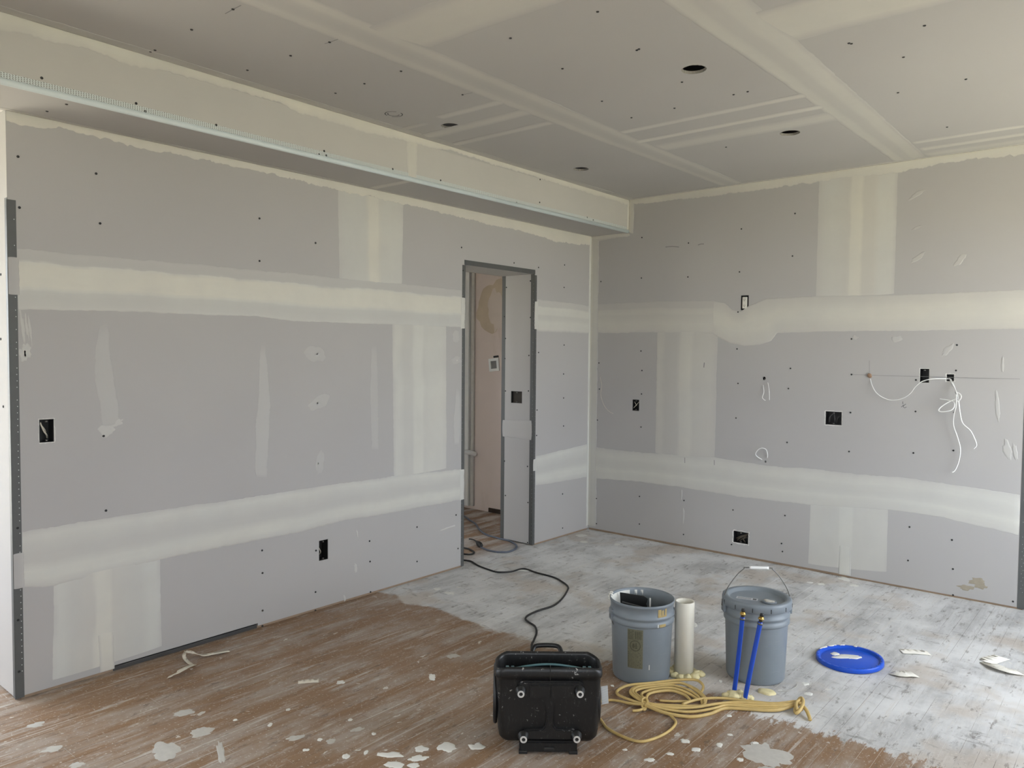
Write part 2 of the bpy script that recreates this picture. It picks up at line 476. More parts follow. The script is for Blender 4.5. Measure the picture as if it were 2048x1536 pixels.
screw_me = None
def screws(parent, S, pts, rad=.0055):
    """dark screw heads sunk in the board, one object each"""
    global screw_me
    if screw_me is None:
        bm = lathe_bm([(0, .0002), (.45, .0002), (.6, .0010), (.85, .0012), (1., .0004), (1.02, -.0026)], 12)
        screw_me = bpy.data.meshes.new('screw'); bm.to_mesh(screw_me); bm.free(); screw_me.materials.append(M['screw'])
    n = (S(0, 0, 1)-S(0, 0, 0)); q = n.to_track_quat('Z', 'Y').to_matrix().to_4x4()
    for a, b in pts:
        o = bpy.data.objects.new('screw', screw_me); COL.objects.link(o)
        mm = Matrix.Translation(S(a, b, .0016)) @ q @ Matrix.Diagonal((rad, rad, 1, 1))
        o.parent = parent; o.matrix_local = mm
def bounds(c):
    (ax, ay), (bx, by) = c
    return (min(ax, bx), max(ax, bx), min(ay, by), max(ay, by))

# ------------------------------------------------------------------ measured places (metres)
DOOR = (-1.535, YJ, 2.105)             # doorway in the left wall: y0, y1, head height
XE = 3.117                             # where the back wall ends
BX_L1 = bounds([(-4.18,1.195),(-4.121,1.093)])
BX_L2 = bounds([(-2.743,0.403),(-2.68,0.285)])
BX_OUT = bounds([(1.325,1.933),(1.384,1.826)])
BX_B1 = bounds([(0.421,1.129),(0.483,1.038)])
BX_B2 = bounds([(1.947,1.119),(2.054,1.027)])
BX_B3 = bounds([(2.522,1.421),(2.576,1.331)])
BX_B4 = bounds([(2.672,1.39),(2.714,1.345)])
BX_B5 = bounds([(1.304,0.193),(1.418,0.107)])
BX_J = bounds([(-0.227,1.198),(-0.114,1.104)])
RH = [(*[(1.511,1.33)][0], .013), (*[(0.067,1.37)][0], .010), (*[(1.535,0.731)][0], .008), (*[(2.223,1.369)][0], .013)]
CANS = [(2.08, -2.275, .054), (2.056, -1.064, .054), (.656, -2.346, .052), (.656, -1.098, .052)]
GAP = ([(-3.892,-0.02)][0][0], [(-3.138,-0.024)][0][0])
HX = -.325                             # back face of the thick left wall

# ------------------------------------------------------------------ setting: outside, roof, hidden walls
bm = bmesh.new(); add_box(bm, -40, 40, -45, 35, -.75, -.65)
structure('ground', 'pale dry ground outside the house', bm, M['ground'])
bm = bmesh.new(); add_box(bm, -1.9, RX+.5, FY-.4, 2.6, H+.28, H+.4)
structure('roof_deck', 'dark timber roof deck above the ceiling cavity', bm, M['cavity'])

def wall_with_windows(name, label, axis, pos, thick, a0, a1, z0, z1, wins, mat):
    bm = bmesh.new()
    A = sorted({a0, a1, *[v for w in wins for v in w[:2]]}); Z = sorted({z0, z1, *[v for w in wins for v in w[2:]]})
    for i in range(len(A)-1):
        for j in range(len(Z)-1):
            ca, cz = (A[i]+A[i+1])/2, (Z[j]+Z[j+1])/2
            if any(w[0] < ca < w[1] and w[2] < cz < w[3] for w in wins): continue
            lo, hi = min(pos, pos+thick), max(pos, pos+thick)
            if axis == 'x': add_box(bm, lo, hi, A[i], A[i+1], Z[j], Z[j+1])
            else: add_box(bm, A[i], A[i+1], lo, hi, Z[j], Z[j+1])
    bmesh.ops.remove_doubles(bm, verts=bm.verts[:], dist=1e-5)
    return structure(name, label, bm, mat)
wall_with_windows('wall_right', 'plain white side wall with two windows, off to the right', 'x', RX, .14, FY-.14, .2, -.7, H+.3, WIN_RIGHT, M['offwhite'])
wall_with_windows('wall_front', 'plain white wall with windows behind the viewer', 'y', FY, -.14, -1.6, RX, -.7, H+.3, WIN_FRONT, M['offwhite'])
k = 0
for axis, wins, wp in (('x', WIN_RIGHT, RX+.04), ('y', WIN_FRONT, FY-.09), ('x', WIN_HALL, -1.69)):
    for a0, a1, z0, z1 in wins:
        k += 1
        bm = bmesh.new()
        def fb(u0, u1, w0, w1):
            if axis == 'x': add_box(bm, wp, wp+.05, u0, u1, w0, w1)
            else: add_box(bm, u0, u1, wp, wp+.05, w0, w1)
        fb(a0, a1, z0, z0+.05); fb(a0, a1, z1-.05, z1); fb(a0, a0+.05, z0+.05, z1-.05); fb(a1-.05, a1, z0+.05, z1-.05); fb(a0+.05, a1-.05, (z0+z1)/2-.02, (z0+z1)/2+.02)
        structure('window_%d' % k, 'white sash window frame number %d of the unseen walls' % k, bm, M['frame'])

# ------------------------------------------------------------------ floor
bm = bmesh.new(); add_box(bm, -1.6, RX, FY, 2.4, -.12, -.0003)
floor = structure('floor', 'old strip wood floor smeared with grey compound and dust', bm, M['groove'])
rnd = random.Random(4)
PW = .0572
plank_me = {}
def plank_mesh(Lq):
    if Lq not in plank_me:
        b = box_bm(-PW/2+.0006, PW/2-.0006, 0, Lq-.0012, -.018, 0, bevel=.0005)
        me = bpy.data.meshes.new('plank'); b.to_mesh(me); b.free(); me.materials.append(M['floor'])
        plank_me[Lq] = me
    return plank_me[Lq]
fc = Vector((3.667, -5.376)); fr = Vector((-.644, .764)).normalized(); fright = Vector((.764, .645)).normalized()
rest = bmesh.new(); count = 0; cands = []
for i in range(-28, 81):
    x = (i+.5)*PW
    if x+PW/2 > RX-.02 or x-PW/2 < -1.58: continue
    y = FY + rnd.uniform(.0, .9)*0
    first = True
    while y < -.02:
        Lq = rnd.choice((.6, .8, 1.0, 1.2, 1.5, 1.8))
        if first: Lq = rnd.choice((.5, .9, 1.3)); first = False
        yend = min(y+Lq, -.004); 
        if yend - y > .05: cands.append((x, y, round(yend-y, 3)))
        y += Lq
def seen(x, y, Lq):
    if x < 0: return 0
    best = 0
    for f in (0., .25, .5, .75, 1.):
        d = Vector((x, y+f*Lq))-fc; dep = d.dot(fr)
        if dep > 2.2 and abs(d.dot(fright))/dep < .70: best = max(best, Lq/dep**2)
    return best
order = sorted(cands, key=lambda c: -seen(*c))
for j, (x, y, Lq) in enumerate(order):
    if j < 300 and seen(x, y, Lq) > 0:
        o = bpy.data.objects.new('plank', plank_mesh(Lq)); COL.objects.link(o)
        o.location = (x, y, rnd.uniform(.0002, .0006)); o.parent = floor
    else: add_box(rest, x-PW/2+.0006, x+PW/2-.0006, y, y+Lq-.0012, -.018, 0)
o = mesh_obj('remaining_planks', rest, M['floor'], floor); o['kind'] = 'stuff'

# ------------------------------------------------------------------ left wall
bm = bmesh.new()
add_box(bm, HX+T, -.10, YE+.02, DOOR[0]-.02, 0, H); add_box(bm, HX+T, -.10, DOOR[1]+.02, -.02, 0, H); add_box(bm, HX+T, -.10, DOOR[0]-.02, DOOR[1]+.02, DOOR[2]+.02, H)
wall_left = structure('wall_left', 'long grey drywall wall with taped joints and a deep doorway', bm, M['cavity'])
doorcut = (DOOR[0], DOOR[1], -1., DOOR[2])
sheet('drywall_sheet', wall_left, LW, YE, -2.342, 1.806, ZS+.006)
sheet('drywall_sheet', wall_left, LW, -2.339, -.0005, 1.806, ZS+.006, [doorcut])
sheet('drywall_sheet', wall_left, LW, YE, -1.964, .613, 1.803, [BX_L1])
sheet('drywall_sheet', wall_left, LW, -1.961, -.0005, .613, 1.803, [doorcut])
sheet('drywall_sheet', wall_left, LW, YE, -3.916, .013, .610)
sheet('drywall_sheet', wall_left, LW, -3.913, DOOR[0], .013, .610, [BX_L2, (GAP[0], GAP[1], -1, .027)])
sheet('drywall_sheet', wall_left, LW, DOOR[1], -.0005, .013, .610)
bm = bmesh.new(); add_box(bm, -.05, -.004, YE+.02, DOOR[0]-.01, 0, .014)
mesh_obj('bottom_plate', bm, M['wood'], wall_left)
bm = bmesh.new(); add_box(bm, -.05, -.004, DOOR[1]+.01, -.01, 0, .014)
mesh_obj('bottom_plate', bm, M['wood'], wall_left)
bm = box_bm(-.03, -.001, GAP[0]+.004, GAP[1]-.004, .001, .021, bevel=.003)
mesh_obj('dark_bottom_track', bm, M['track'], wall_left)
# reveals of the deep doorway and of the wall end
sheet('drywall_sheet', wall_left, JR, HX, -T, .010, DOOR[2], [BX_J])
sheet('drywall_sheet', wall_left, lambda a, b, h=0.: Vector((a, DOOR[0]+h, b)), HX, -T, .010, DOOR[2])
sheet('drywall_sheet', wall_left, lambda a, b, h=0.: Vector((a, b, DOOR[2]-h)), HX, -T, DOOR[0]-T, DOOR[1]+T)
sheet('drywall_sheet', wall_left, RT, HX, -T, .010, H)
# hall side of the wall
sheet('drywall_sheet', wall_left, lambda a, b, h=0.: Vector((HX-h, a, b)), YE, -.05, .01, H, [doorcut])

def bead(parent, S, a0, a1, b0, b1, h=.0012, name='corner_bead', mat=None):
    bm = bmesh.new(); add = []
    for q in ((a0, b0), (a1, b0), (a1, b1), (a0, b1)): add.append(bm.verts.new(S(q[0], q[1], h)))
    f = bm.faces.new(add); e = bmesh.ops.extrude_face_region(bm, geom=[f])
    bmesh.ops.translate(bm, verts=[g for g in e['geom'] if isinstance(g, bmesh.types.BMVert)], vec=S(0, 0, -.0006)-S(0, 0, h))
    bmesh.ops.recalc_face_normals(bm, faces=bm.faces[:])
    return mesh_obj(name, bm, mat or M['bead'], parent)
def bead_holes(parent, S, cols, b0, b1, step, r=.0022, h=.0014):
    bm = bmesh.new(); rr = random.Random(len(cols)+int(b1*10)); z = b0; i = 0
    while z < b1:
        if rr.random() < .72:
            a = cols[i % len(cols)]
            bm.faces.new([bm.verts.new(S(a+r*math.cos(t*math.pi/3), z+r*math.sin(t*math.pi/3), h)) for t in range(6)])
        z += step; i += 1
    o = mesh_obj('bead_holes', bm, M['beadhole'], parent); o['kind'] = 'stuff'
lb = bead(wall_left, LW, YE-.003, YE+.032, .006, 2.118)
bead_holes(lb, LW, (YE+.024, YE+.025), .04, 2.10, .027)
bead(wall_left, RT, -.028, .0015, .006, 2.125)
d0, d1, dh = DOOR
b_ = bead(wall_left, LW, d0-.028, d0+.001, .006, dh-.004); bead_holes(b_, LW, (d0-.022,), .05, 2.0, .04, .0016)
b_ = bead(wall_left, LW, d0-.008, d1+.006, dh-.002, dh+.032, .0022)
b_ = bead(wall_left, LW, d1-.001, d1+.028, .006, dh-.008); bead_holes(b_, LW, (d1+.020,), .05, 2.0, .04, .0016)
b_ = bead(wall_left, JR, -.034, .0012, .006, dh); bead_holes(b_, JR, (-.008,), .05, 2.05, .03, .0016)
bead(wall_left, JR, HX-.002, HX+.034, .006, dh)
bead(wall_left, lambda a, b, h=0.: Vector((a, DOOR[0]+h, b)), -.030, .0012, .006, dh)

# joint compound on the left wall
OUT = [(0, .0), (.02, .55), (.06, .62), (.5, .62), (.94, .62), (.98, .55), (1, 0)]
mud(wall_left, LW, [(YE, ZS-.001), (0, ZS-.001)], [(-4.285, 2.43), (-4.05, 2.458), (-3.7, 2.437), (-3.4, 2.452), (-3.13, 2.445), (-2.6, 2.438), (-2.08, 2.43), (-1.48, 2.42), (-.84, 2.405), (-.47, 2.38), (-.14, 2.40), (0, 2.40)],
    [(0, .9), (.4, .95), (.93, .9), (.97, .8), (1, .55)], 3, (0, .010), .9, .010)
UP = [(0, 0.26), (0.02, 0.34), (0.16, 0.28), (0.2, 0.34), (0.215, 0.95), (0.3, 1.0), (0.6, 1.0), (0.66, 0.9), (0.7, 0.62), (0.8, 0.55), (0.93, 0.62), (0.97, 0.72), (1, 0.54)]
mud(wall_left, LW, [(YE+.03, 1.917), (-3.95, 1.921), (-3.45, 1.924), (-2.98, 1.929), (-2.14, 1.930), (d0-.03, 1.926)],
    [(YE+.03, 1.663), (-3.85, 1.674), (-3.39, 1.677), (-3.13, 1.681), (-2.91, 1.664), (-2.18, 1.670), (d0-.03, 1.672)], UP, 3, (.004, .003), .65, .016, wprof=[(0, .2), (.2, .3), (.25, .9), (.6, .9), (.7, .2), (1, .2)])
LO = [(0, .45), (.02, .6), (.10, .86), (.25, .64), (.42, .45), (.55, .48), (.70, .90), (.83, .88), (.92, .62), (1, .5)]
mud(wall_left, LW, [(YE+.03, .722), (-3.97, .725), (-3.65, .724), (-3.12, .718), (-2.84, .720), (-2.17, .713), (d0-.03, .690)],
    [(YE+.03, .480), (-4.14, .458), (-3.66, .480), (-3.12, .478), (-2.82, .478), (-2.56, .492), (-2.14, .478), (-1.76, .477), (d0-.03, .474)], LO, 3, (.004, .004), .45, .016)
VP = [(0, 0.41), (0.015, 0.55), (0.08, 0.62), (0.24, 0.66), (0.42, 0.68), (0.46, 0.95), (0.58, 0.98), (0.62, 0.74), (0.8, 0.78), (0.95, 0.74), (0.985, 0.6), (1, 0.45)]
mud(wall_left, LW, [(-2.612, 2.45), (-2.600, 1.91)], [(-2.098, 2.44), (-2.110, 1.91)], VP, 1, (.002, .002), .4, .02, wprof=[(0, .1), (.4, .15), (.46, .9), (.6, .8), (.65, .3), (1, .2)])
VM = [(0, 0.41), (0.02, 0.55), (0.06, 0.78), (0.13, 0.7), (0.2, 0.5), (0.34, 0.52), (0.38, 0.86), (0.52, 0.88), (0.57, 0.62), (0.66, 0.72), (0.9, 0.74), (0.97, 0.6), (1, 0.45)]
mud(wall_left, LW, [(-2.196, 1.685), (-2.180, .70)], [(-1.713, 1.685), (-1.705, .70)], VM, 1, (.003, .003), .5, .02)
VL = [(0, 0.46), (0.015, 0.62), (0.05, 0.85), (0.1, 0.8), (0.18, 0.58), (0.36, 0.56), (0.385, 0.95), (0.5, 0.97), (0.53, 0.62), (0.8, 0.6), (0.88, 0.82), (0.96, 0.86), (0.985, 0.7), (1, 0.52)]
mud(wall_left, LW, [(-4.136, .50), (-4.14, .25), (-4.148, .033)], [(-3.661, .50), (-3.660, .25), (-3.657, .045)], VL, 1, (.002, .002), .6, .016, wprof=[(0, .2), (.15, .4), (.3, .9), (.5, 1), (.7, .5), (1, .2)])
mud(wall_left, LW, [(-3.954, .20), (-3.945, .012)], [(-3.886, .20), (-3.882, .012)], [(0, .5), (.2, .95), (.8, .95), (1, .5)], 4, (.003, .003), 1., .012)
# right of the doorway
mud(wall_left, LW, [(d1+.03, 1.918), (-.02, 1.905)], [(d1+.03, 1.665), (-.02, 1.665)], [(0, 0), (.03, .45), (.2, .4), (.24, .9), (.45, .85), (.5, .55), (.6, .6), (.7, .85), (.92, .75), (1, .1)], 1, (.003, .003), .5)
mud(wall_left, LW, [(d1+.03, .700), (-.3, .718), (-.02, .735)], [(d1+.03, .465), (-.3, .455), (-.02, .450)], LO, 1, (.003, .003), .4)
mud(wall_left, LW, [(-.030, .03), (-.027, 1.2), (-.030, ZS-.002)], [(-.0005, .03), (-.0005, 1.2), (-.0005, ZS-.002)], [(0, .5), (.1, .95), (.8, 1.), (1, 1.)], 4, (.002, 0), .3)
# compound wiped over the beads
for z0, z1 in ((1.72, 1.885), (.475, .635)): mud(wall_left, LW, [(YE-.001, z0), (YE-.001, z1)], [(YE+.040, z0), (YE+.040, z1)], [(0, .0), (.3, .0), (.6, .1), (1, .3)], 5, (.0, .003), .2, .008)
for z0, z1 in ((1.66, 1.88), (.47, .69)): mud(wall_left, LW, [(d0-.040, z0), (d0-.040, z1)], [(d0, z0), (d0, z1)], [(0, .8), (1, .8)], 5, (.0, .003), .4, .008)
for z0, z1 in ((1.68, 1.90), (.58, .68)): mud(wall_left, LW, [(d1+.002, z0), (d1+.004, z1)], [(d1+.045, z0), (d1+.045, z1)], [(0, .8), (1, .8)], 5, (.004, .0), .3, .008)
mud(wall_left, JR, [(HX+.0, .965), (-.002, .978)], [(HX+.0, .83), (-.002, .822)], [(0, .1), (.1, .5), (.3, .4), (.5, .35), (.8, .45), (1, .1)], 4, (.004, .004), .9, amp=.22)
# strips and dabs over sunk screws
def lwstrip(A, B, tone=.18): mud(wall_left, LW, A, B, [(0, 0), (.08, tone), (.5, tone*1.1), (.92, tone), (1, 0)], 1, (.005, .005), .1, .012, fade=(.06, .02), amp=1.)
lwstrip([(-3.926,1.609),(-3.951,1.495),(-3.951,1.36),(-3.933,1.223),(-3.919,1.135)], [(-3.896,1.621),(-3.882,1.496),(-3.868,1.358),(-3.85,1.219),(-3.849,1.144)])
lwstrip([(-3.12,1.529),(-3.124,1.342),(-3.146,1.102),(-3.154,0.861),(-3.142,0.817)], [(-3.087,1.535),(-3.067,1.395),(-3.055,1.232),(-3.069,0.961),(-3.079,0.807)], .22)
lwstrip([(-2.358,1.54),(-2.369,1.265),(-2.357,0.896)], [(-2.319,1.54),(-2.306,1.263),(-2.302,0.89)], .16)
lwstrip([(-1.619,1.258),(-1.642,1.036),(-1.631,0.863)], [(-1.585,1.247),(-1.573,1.032),(-1.581,0.859)], .22)
for i, ((y, z), rx, ry, an) in enumerate(zip([(-2.768,1.483),(-2.741,1.205),(-2.735,0.858),(-1.622,1.608),(-1.616,1.444)], (.075, .08, .03, .035, .05), (.045, .035, .07, .045, .03), (-.3, .4, -.2, .1, .1))):
    dab(wall_left, LW, y, z, rx, ry, an, .15, .3, i+3)
for i, (y, z) in enumerate([(-3.912,1.553),(-3.912,1.386),(-3.103,1.46),(-3.107,1.197),(-3.121,0.863),(-2.754,1.483),(-2.752,1.202),(-2.749,0.854),(-2.338,1.5),(-2.346,1.19),(-2.337,0.934),(-1.611,1.444),(-1.598,1.099),(-1.601,0.882)]):
    dab(wall_left, LW, y, z, .009, .009, 0, .85, .2, i+20, .2, 'filled_screw')
for i, (y, z) in enumerate([(-3.906,1.13),(-3.862,1.155),(-4.236,1.588),(-4.221,1.599),(-4.208,1.578),(-4.219,1.483),(-4.234,1.476),(-2.48,0.192),(-2.562,0.028),(-2.468,0.398)]):
    dab(wall_left, LW, y, z, (.035, .04, .008, .006, .006, .02, .02, .012, .008, .006)[i], (.03, .015, .075, .06, .07, .03, .03, .03, .022, .025)[i], (.2, .5, .1, .1, .1, 0, 0, .1, .3, .2)[i], .40, .5, i+40, .2, 'compound_smear')
mud(wall_left, LW, [(-1.766,0.298),(-1.617,0.31)], [(-1.766,0.288),(-1.617,0.296)], [(0, .2), (.5, .6), (1, .2)], 1, (.002, .002), .3, .01, name='compound_smear')
screws(wall_left, LW, [(-4.242,2.301),(-3.934,2.287),(-4.24,2.09),(-3.92,2.067),(-3.117,2.201),(-2.763,2.112),(-3.118,1.976),(-3.917,1.103),(-3.911,0.759),(-4.268,0.739),(-4.272,0.345),(-4.272,0.122),(-3.11,0.089),(-3.111,0.004),(-3.111,0.419),(-3.109,0.295),(-2.764,0.351),(-2.372,0.334),(-2.368,0.206),(-1.977,0.354),(-1.976,0.126),(-2.768,0.11),(-2.364,0.015),(-2.768,0.002),(-1.612,0.376),(-1.591,0.138),(-1.573,2.218),(-1.012,2.166),(-0.718,2.159),(-0.38,2.21),(-0.383,2.029),(-1.557,2.062),(-0.374,1.566),(-0.377,1.332),(-0.373,1.137),(-0.369,0.909),(-0.707,1.504),(-0.719,1.057),(-0.722,0.859),(-0.372,0.353),(-0.367,0.072)])
screws(wall_left, JR, [(-0.283,2.016),(-0.301,1.787),(-0.289,1.613),(-0.292,1.454),(-0.284,1.196),(-0.04,2.054),(-0.036,1.773),(-0.048,1.48),(-0.049,1.205),(-0.289,0.635),(-0.052,0.616),(-0.276,0.36),(-0.044,0.334),(-0.045,0.019)])
screws(wall_left, RT, [(-0.091,1.812),(-0.106,1.539),(-0.09,1.251)])

# ------------------------------------------------------------------ back wall (right of the corner)
bm = bmesh.new(); add_box(bm, -.2, XE-.02, .10, .22, 0, H)
wall_back = structure('wall_back', 'grey drywall wall with wiring holes, right of the room corner', bm, M['cavity'])
rects = [BX_OUT, BX_B1, BX_B2, BX_B3, BX_B4, BX_B5]
sheet('drywall_sheet', wall_back, BW, 0, 2.121, 1.806, H, [BX_OUT])
sheet('drywall_sheet', wall_back, BW, 2.124, XE, 1.806, H)
sheet('drywall_sheet', wall_back, BW, 0, .899, .613, 1.803, [BX_B1], [RH[1]])
sheet('drywall_sheet', wall_back, BW, .902, XE, .613, 1.803, [BX_B2, BX_B3, BX_B4, (BX_OUT[0], BX_OUT[1], BX_OUT[2], 1.9)], [RH[0], RH[2], RH[3]])
sheet('drywall_sheet', wall_back, BW, 0, 2.106, .016, .610, [BX_B5])
sheet('drywall_sheet', wall_back, BW, 2.109, XE, .012, .610)
sheet('drywall_sheet', wall_back, lambda a, b, h=0.: Vector((XE+h, a, b)), T, .22, .010, H)
bm = bmesh.new(); add_box(bm, .01, XE-.01, .004, .05, 0, .016)
mesh_obj('bottom_plate', bm, M['wood'], wall_back)
b_ = bead(wall_back, BW, XE-.036, XE+.0015, .006, 2.12); bead_holes(b_, BW, (XE-.02, XE-.012), .04, 2.1, .022, .0016)
bead(wall_back, lambda a, b, h=0.: Vector((XE+h, a, b)), -.0012, .03, .006, 2.12)
mud(wall_back, BW, [(DS, H-.001), (XE, H-.001)], [(DS, 2.70), (.41, 2.697), (1.06, 2.684), (1.7, 2.680), (1.86, 2.688), (2.36, 2.675), (2.66, 2.695), (XE, 2.685)], [(0, .95), (.4, .9), (.9, .75), (1, .3)], 3, (0, .010), .8, .010)
mud(wall_back, BW, [(DS+.002, ZS), (DS+.002, H-.002)], [(DS+.045, ZS-.02), (DS+.045, H-.002)], [(0, 1.), (.3, .95), (.5, .6), (.9, .5), (1, .1)], 4, (.002, .004), .9)
mud(wall_back, BW, [(0, ZS-.001), (DS, ZS-.001)], [(0, ZS-.045), (DS+.02, ZS-.030)], [(0, .85), (.5, .8), (1, .3)], 4, (0, .006), .8, .012)
mud(wall_back, BW, [(.0005, .03), (.0005, 1.2), (.0005, ZS-.002)], [(.085, .03), (.075, .8), (.078, 1.3), (.075, ZS-.002)], [(0, .95), (.15, .9), (.3, .55), (.6, .6), (.92, .5), (1, 0)], 4, (.001, .004), .7)
# horizontal joints
UB = [(0, 0.17), (0.03, 0.22), (0.2, 0.22), (0.25, 0.45), (0.36, 0.55), (0.45, 0.42), (0.55, 0.5), (0.7, 0.62), (0.9, 0.55), (0.97, 0.42), (1, 0.32)]
mud(wall_back, BW, [(.06, 1.912), (.58, 1.917), (1.13, 1.902)], [(.06, 1.672), (.63, 1.669), (1.13, 1.655)], UB, 3, (.004, .004), .95)
mud(wall_back, BW, [(1.10, 1.903), (1.20, 1.882), (1.26, 1.830), (1.32, 1.815), (1.40, 1.862), (1.52, 1.904), (1.88, 1.907), (2.42, 1.893), (2.78, 1.893), (XE-.035, 1.895)],
    [(1.10, 1.655), (1.16, 1.622), (1.25, 1.580), (1.36, 1.564), (1.47, 1.570), (1.56, 1.600), (1.60, 1.656), (1.92, 1.663), (2.43, 1.660), (XE-.035, 1.667)], [(0, .3), (.03, .40), (.2, .55), (.35, .72), (.6, .75), (.8, .60), (.95, .50), (1, .4)], 3, (.003, .003), .8, .012)
LB = [(0, 0.39), (0.02, 0.52), (0.12, 0.72), (0.25, 0.8), (0.36, 0.66), (0.5, 0.6), (0.6, 0.7), (0.68, 0.9), (0.8, 0.74), (0.95, 0.66), (0.985, 0.6), (1, 0.45)]
mud(wall_back, BW, [(.056, .712), (.40, .702), (.63, .708), (1.15, .722), (1.54, .705), (1.94, .713), (2.18, .708), (2.45, .716), (2.8, .70), (XE-.035, .686)],
    [(.056, .440), (.45, .464), (.88, .463), (1.28, .450), (1.86, .458), (2.36, .494), (2.65, .492), (2.88, .466), (XE-.035, .444)], LB, 3, (.004, .004), .5)
# vertical joints
VU = [(0, 0.32), (0.015, 0.42), (0.1, 0.62), (0.2, 0.66), (0.33, 0.58), (0.42, 0.5), (0.45, 0.86), (0.57, 0.9), (0.6, 0.56), (0.72, 0.52), (0.8, 0.74), (0.95, 0.72), (0.985, 0.5), (1, 0.38)]
mud(wall_back, BW, [(1.863, 2.72), (1.860, 1.89)], [(2.364, 2.72), (2.362, 1.89)], VU, 1, (.002, .002), .5, .02, wprof=[(0, .3), (.3, .4), (.45, .8), (.6, .9), (.72, 1), (.8, .3), (1, .3)])
VB = [(0, 0.34), (0.02, 0.45), (0.06, 0.58), (0.12, 0.5), (0.16, 0.32), (0.38, 0.3), (0.42, 0.62), (0.58, 0.68), (0.64, 0.46), (0.9, 0.5), (0.96, 0.42), (1, 0.32)]
mud(wall_back, BW, [(.636, 1.69), (.632, .70)], [(1.153, 1.69), (1.147, .70)], VB, 1, (.003, .003), .85, .02)
VC = [(0, 0.46), (0.015, 0.62), (0.06, 0.66), (0.2, 0.6), (0.38, 0.58), (0.41, 0.8), (0.55, 0.84), (0.58, 0.6), (0.8, 0.62), (0.95, 0.66), (0.985, 0.6), (1, 0.45)]
mud(wall_back, BW, [(1.860, .48), (1.851, .034)], [(2.362, .51), (2.364, .075)], VC, 1, (.002, .002), .4, .02)
mud(wall_back, BW, [(2.062, .22), (2.060, .013)], [(2.135, .22), (2.137, .013)], [(0, .4), (.15, .85), (.85, .85), (1, .4)], 4, (.003, .003), .5, .012)
for i, (x, z) in enumerate([(2.478,2.524),(2.484,2.313),(2.492,2.124),(2.726,2.091),(2.126,1.621),(2.38,1.609),(2.673,1.539),(2.948,1.196),(3.006,0.945),(3.044,0.933),(2.966,1.451),(0.89,0.25),(0.874,0.404)]):
    dab(wall_back, BW, x, z, (.05, .03, .05, .045, .018, .03, .05, .012, .02, .012, .008, .010, .008)[i], (.014, .01, .016, .02, .016, .02, .016, .09, .06, .05, .05, .06, .05)[i], (.5, .4, .6, .9, 0, 0, .9, .1, .3, .2, 0, 0, 0)[i], .16, .5, i+70, .2, 'compound_smear')
for i, (x, z, rx, ry) in enumerate(([(2.875,0.125)][0]+(.045, .025), [(2.815,0.076)][0]+(.05, .016), [(2.897,0.096)][0]+(.035, .014))):
    mesh_obj('brown_stain', blob_bm(BW, x, z, rx, ry, .1, .0008, .5, 26, i+90), M['stain'], wall_back, True)
screws(wall_back, BW, [(0.486,2.431),(0.896,2.352),(1.318,2.418),(1.707,2.487),(1.696,2.193),(1.31,2.106),(0.896,2.093),(0.487,2.108),(0.1,2.101),(0.493,1.523),(0.505,1.366),(1.303,1.542),(2.104,1.611),(2.724,1.57),(2.723,1.413),(1.7,1.406),(0.091,1.421),(0.099,1.202),(0.083,0.94),(0.504,1.177),(0.504,0.91),(1.316,1.288),(1.306,1.032),(1.689,1.264),(1.688,0.882),(2.11,1.373),(2.11,1.118),(2.107,0.855),(0.084,0.274),(0.5,0.345),(2.504,1.147),(2.501,1.348),(2.499,0.881),(2.72,1.153),(2.723,0.917),(0.087,0.061),(0.503,0.12),(0.896,0.364),(0.897,0.098),(1.297,0.346),(1.685,0.36),(1.665,0.156),(1.673,0.1),(1.291,0.086),(2.489,0.402),(2.731,0.358),(2.486,0.184),(2.741,0.177),(2.746,0.014),(3.06,0.042),(1.305,1.813)])
def stroke(parent, S, pts, w=.0015, mat='pencil', h=.0006, name='pencil_mark'):
    bm = bmesh.new(); P = [Vector((a, b, 0)) for a, b in pts]; L_, R_ = [], []
    for i, q in enumerate(P):
        d = (P[min(i+1, len(P)-1)]-P[max(i-1, 0)]).normalized(); n_ = Vector((-d.y, d.x, 0))*w
        L_.append(bm.verts.new(S(q.x+n_.x, q.y+n_.y, h))); R_.append(bm.verts.new(S(q.x-n_.x, q.y-n_.y, h)))
    for i in range(len(P)-1): bm.faces.new((L_[i], R_[i], R_[i+1], L_[i+1]))
    return mesh_obj(name, bm, M[mat], parent)
stroke(wall_back, BW, [(2.113,1.373),(2.287,1.371),(2.524,1.371),(2.8,1.369),(3.056,1.37)], .0011, 'pencil_light', .0022)
stroke(wall_back, BW, [(2.22,1.468),(2.222,1.389)], .0010, 'pencil_light', .0022)
half = thing('pencil_note', 'handwritten pencilled fraction one half below the loose white cable', 'writing', (0, 0, 0))
stroke(half, BW, [(2.429,1.207),(2.427,1.194),(2.433,1.191)], .0016, name='digit_one')
stroke(half, BW, [(2.447,1.192),(2.43,1.178),(2.419,1.171)], .0016, name='slash')
stroke(half, BW, [(2.427,1.181),(2.433,1.185),(2.433,1.172),(2.439,1.166),(2.451,1.173)], .0016, name='digit_two')
stroke(wall_back, BW, [(0.699,2.338),(0.76,2.337),(0.816,2.328)], .003, 'pencil_light'); stroke(wall_back, BW, [(0.975,2.33),(1,2.336),(1.024,2.334)], .003, 'pencil_light')
stroke(wall_back, BW, [(1.046,1.438),(1.043,1.4)], .0035, 'pencil_light', .003)
stroke(wall_back, BW, [(0.898,0.7),(0.899,0.657)], .0022, 'pencil_light', .003); stroke(wall_back, BW, [(1.142,0.704),(1.143,0.666)], .0022, 'pencil_light', .003)

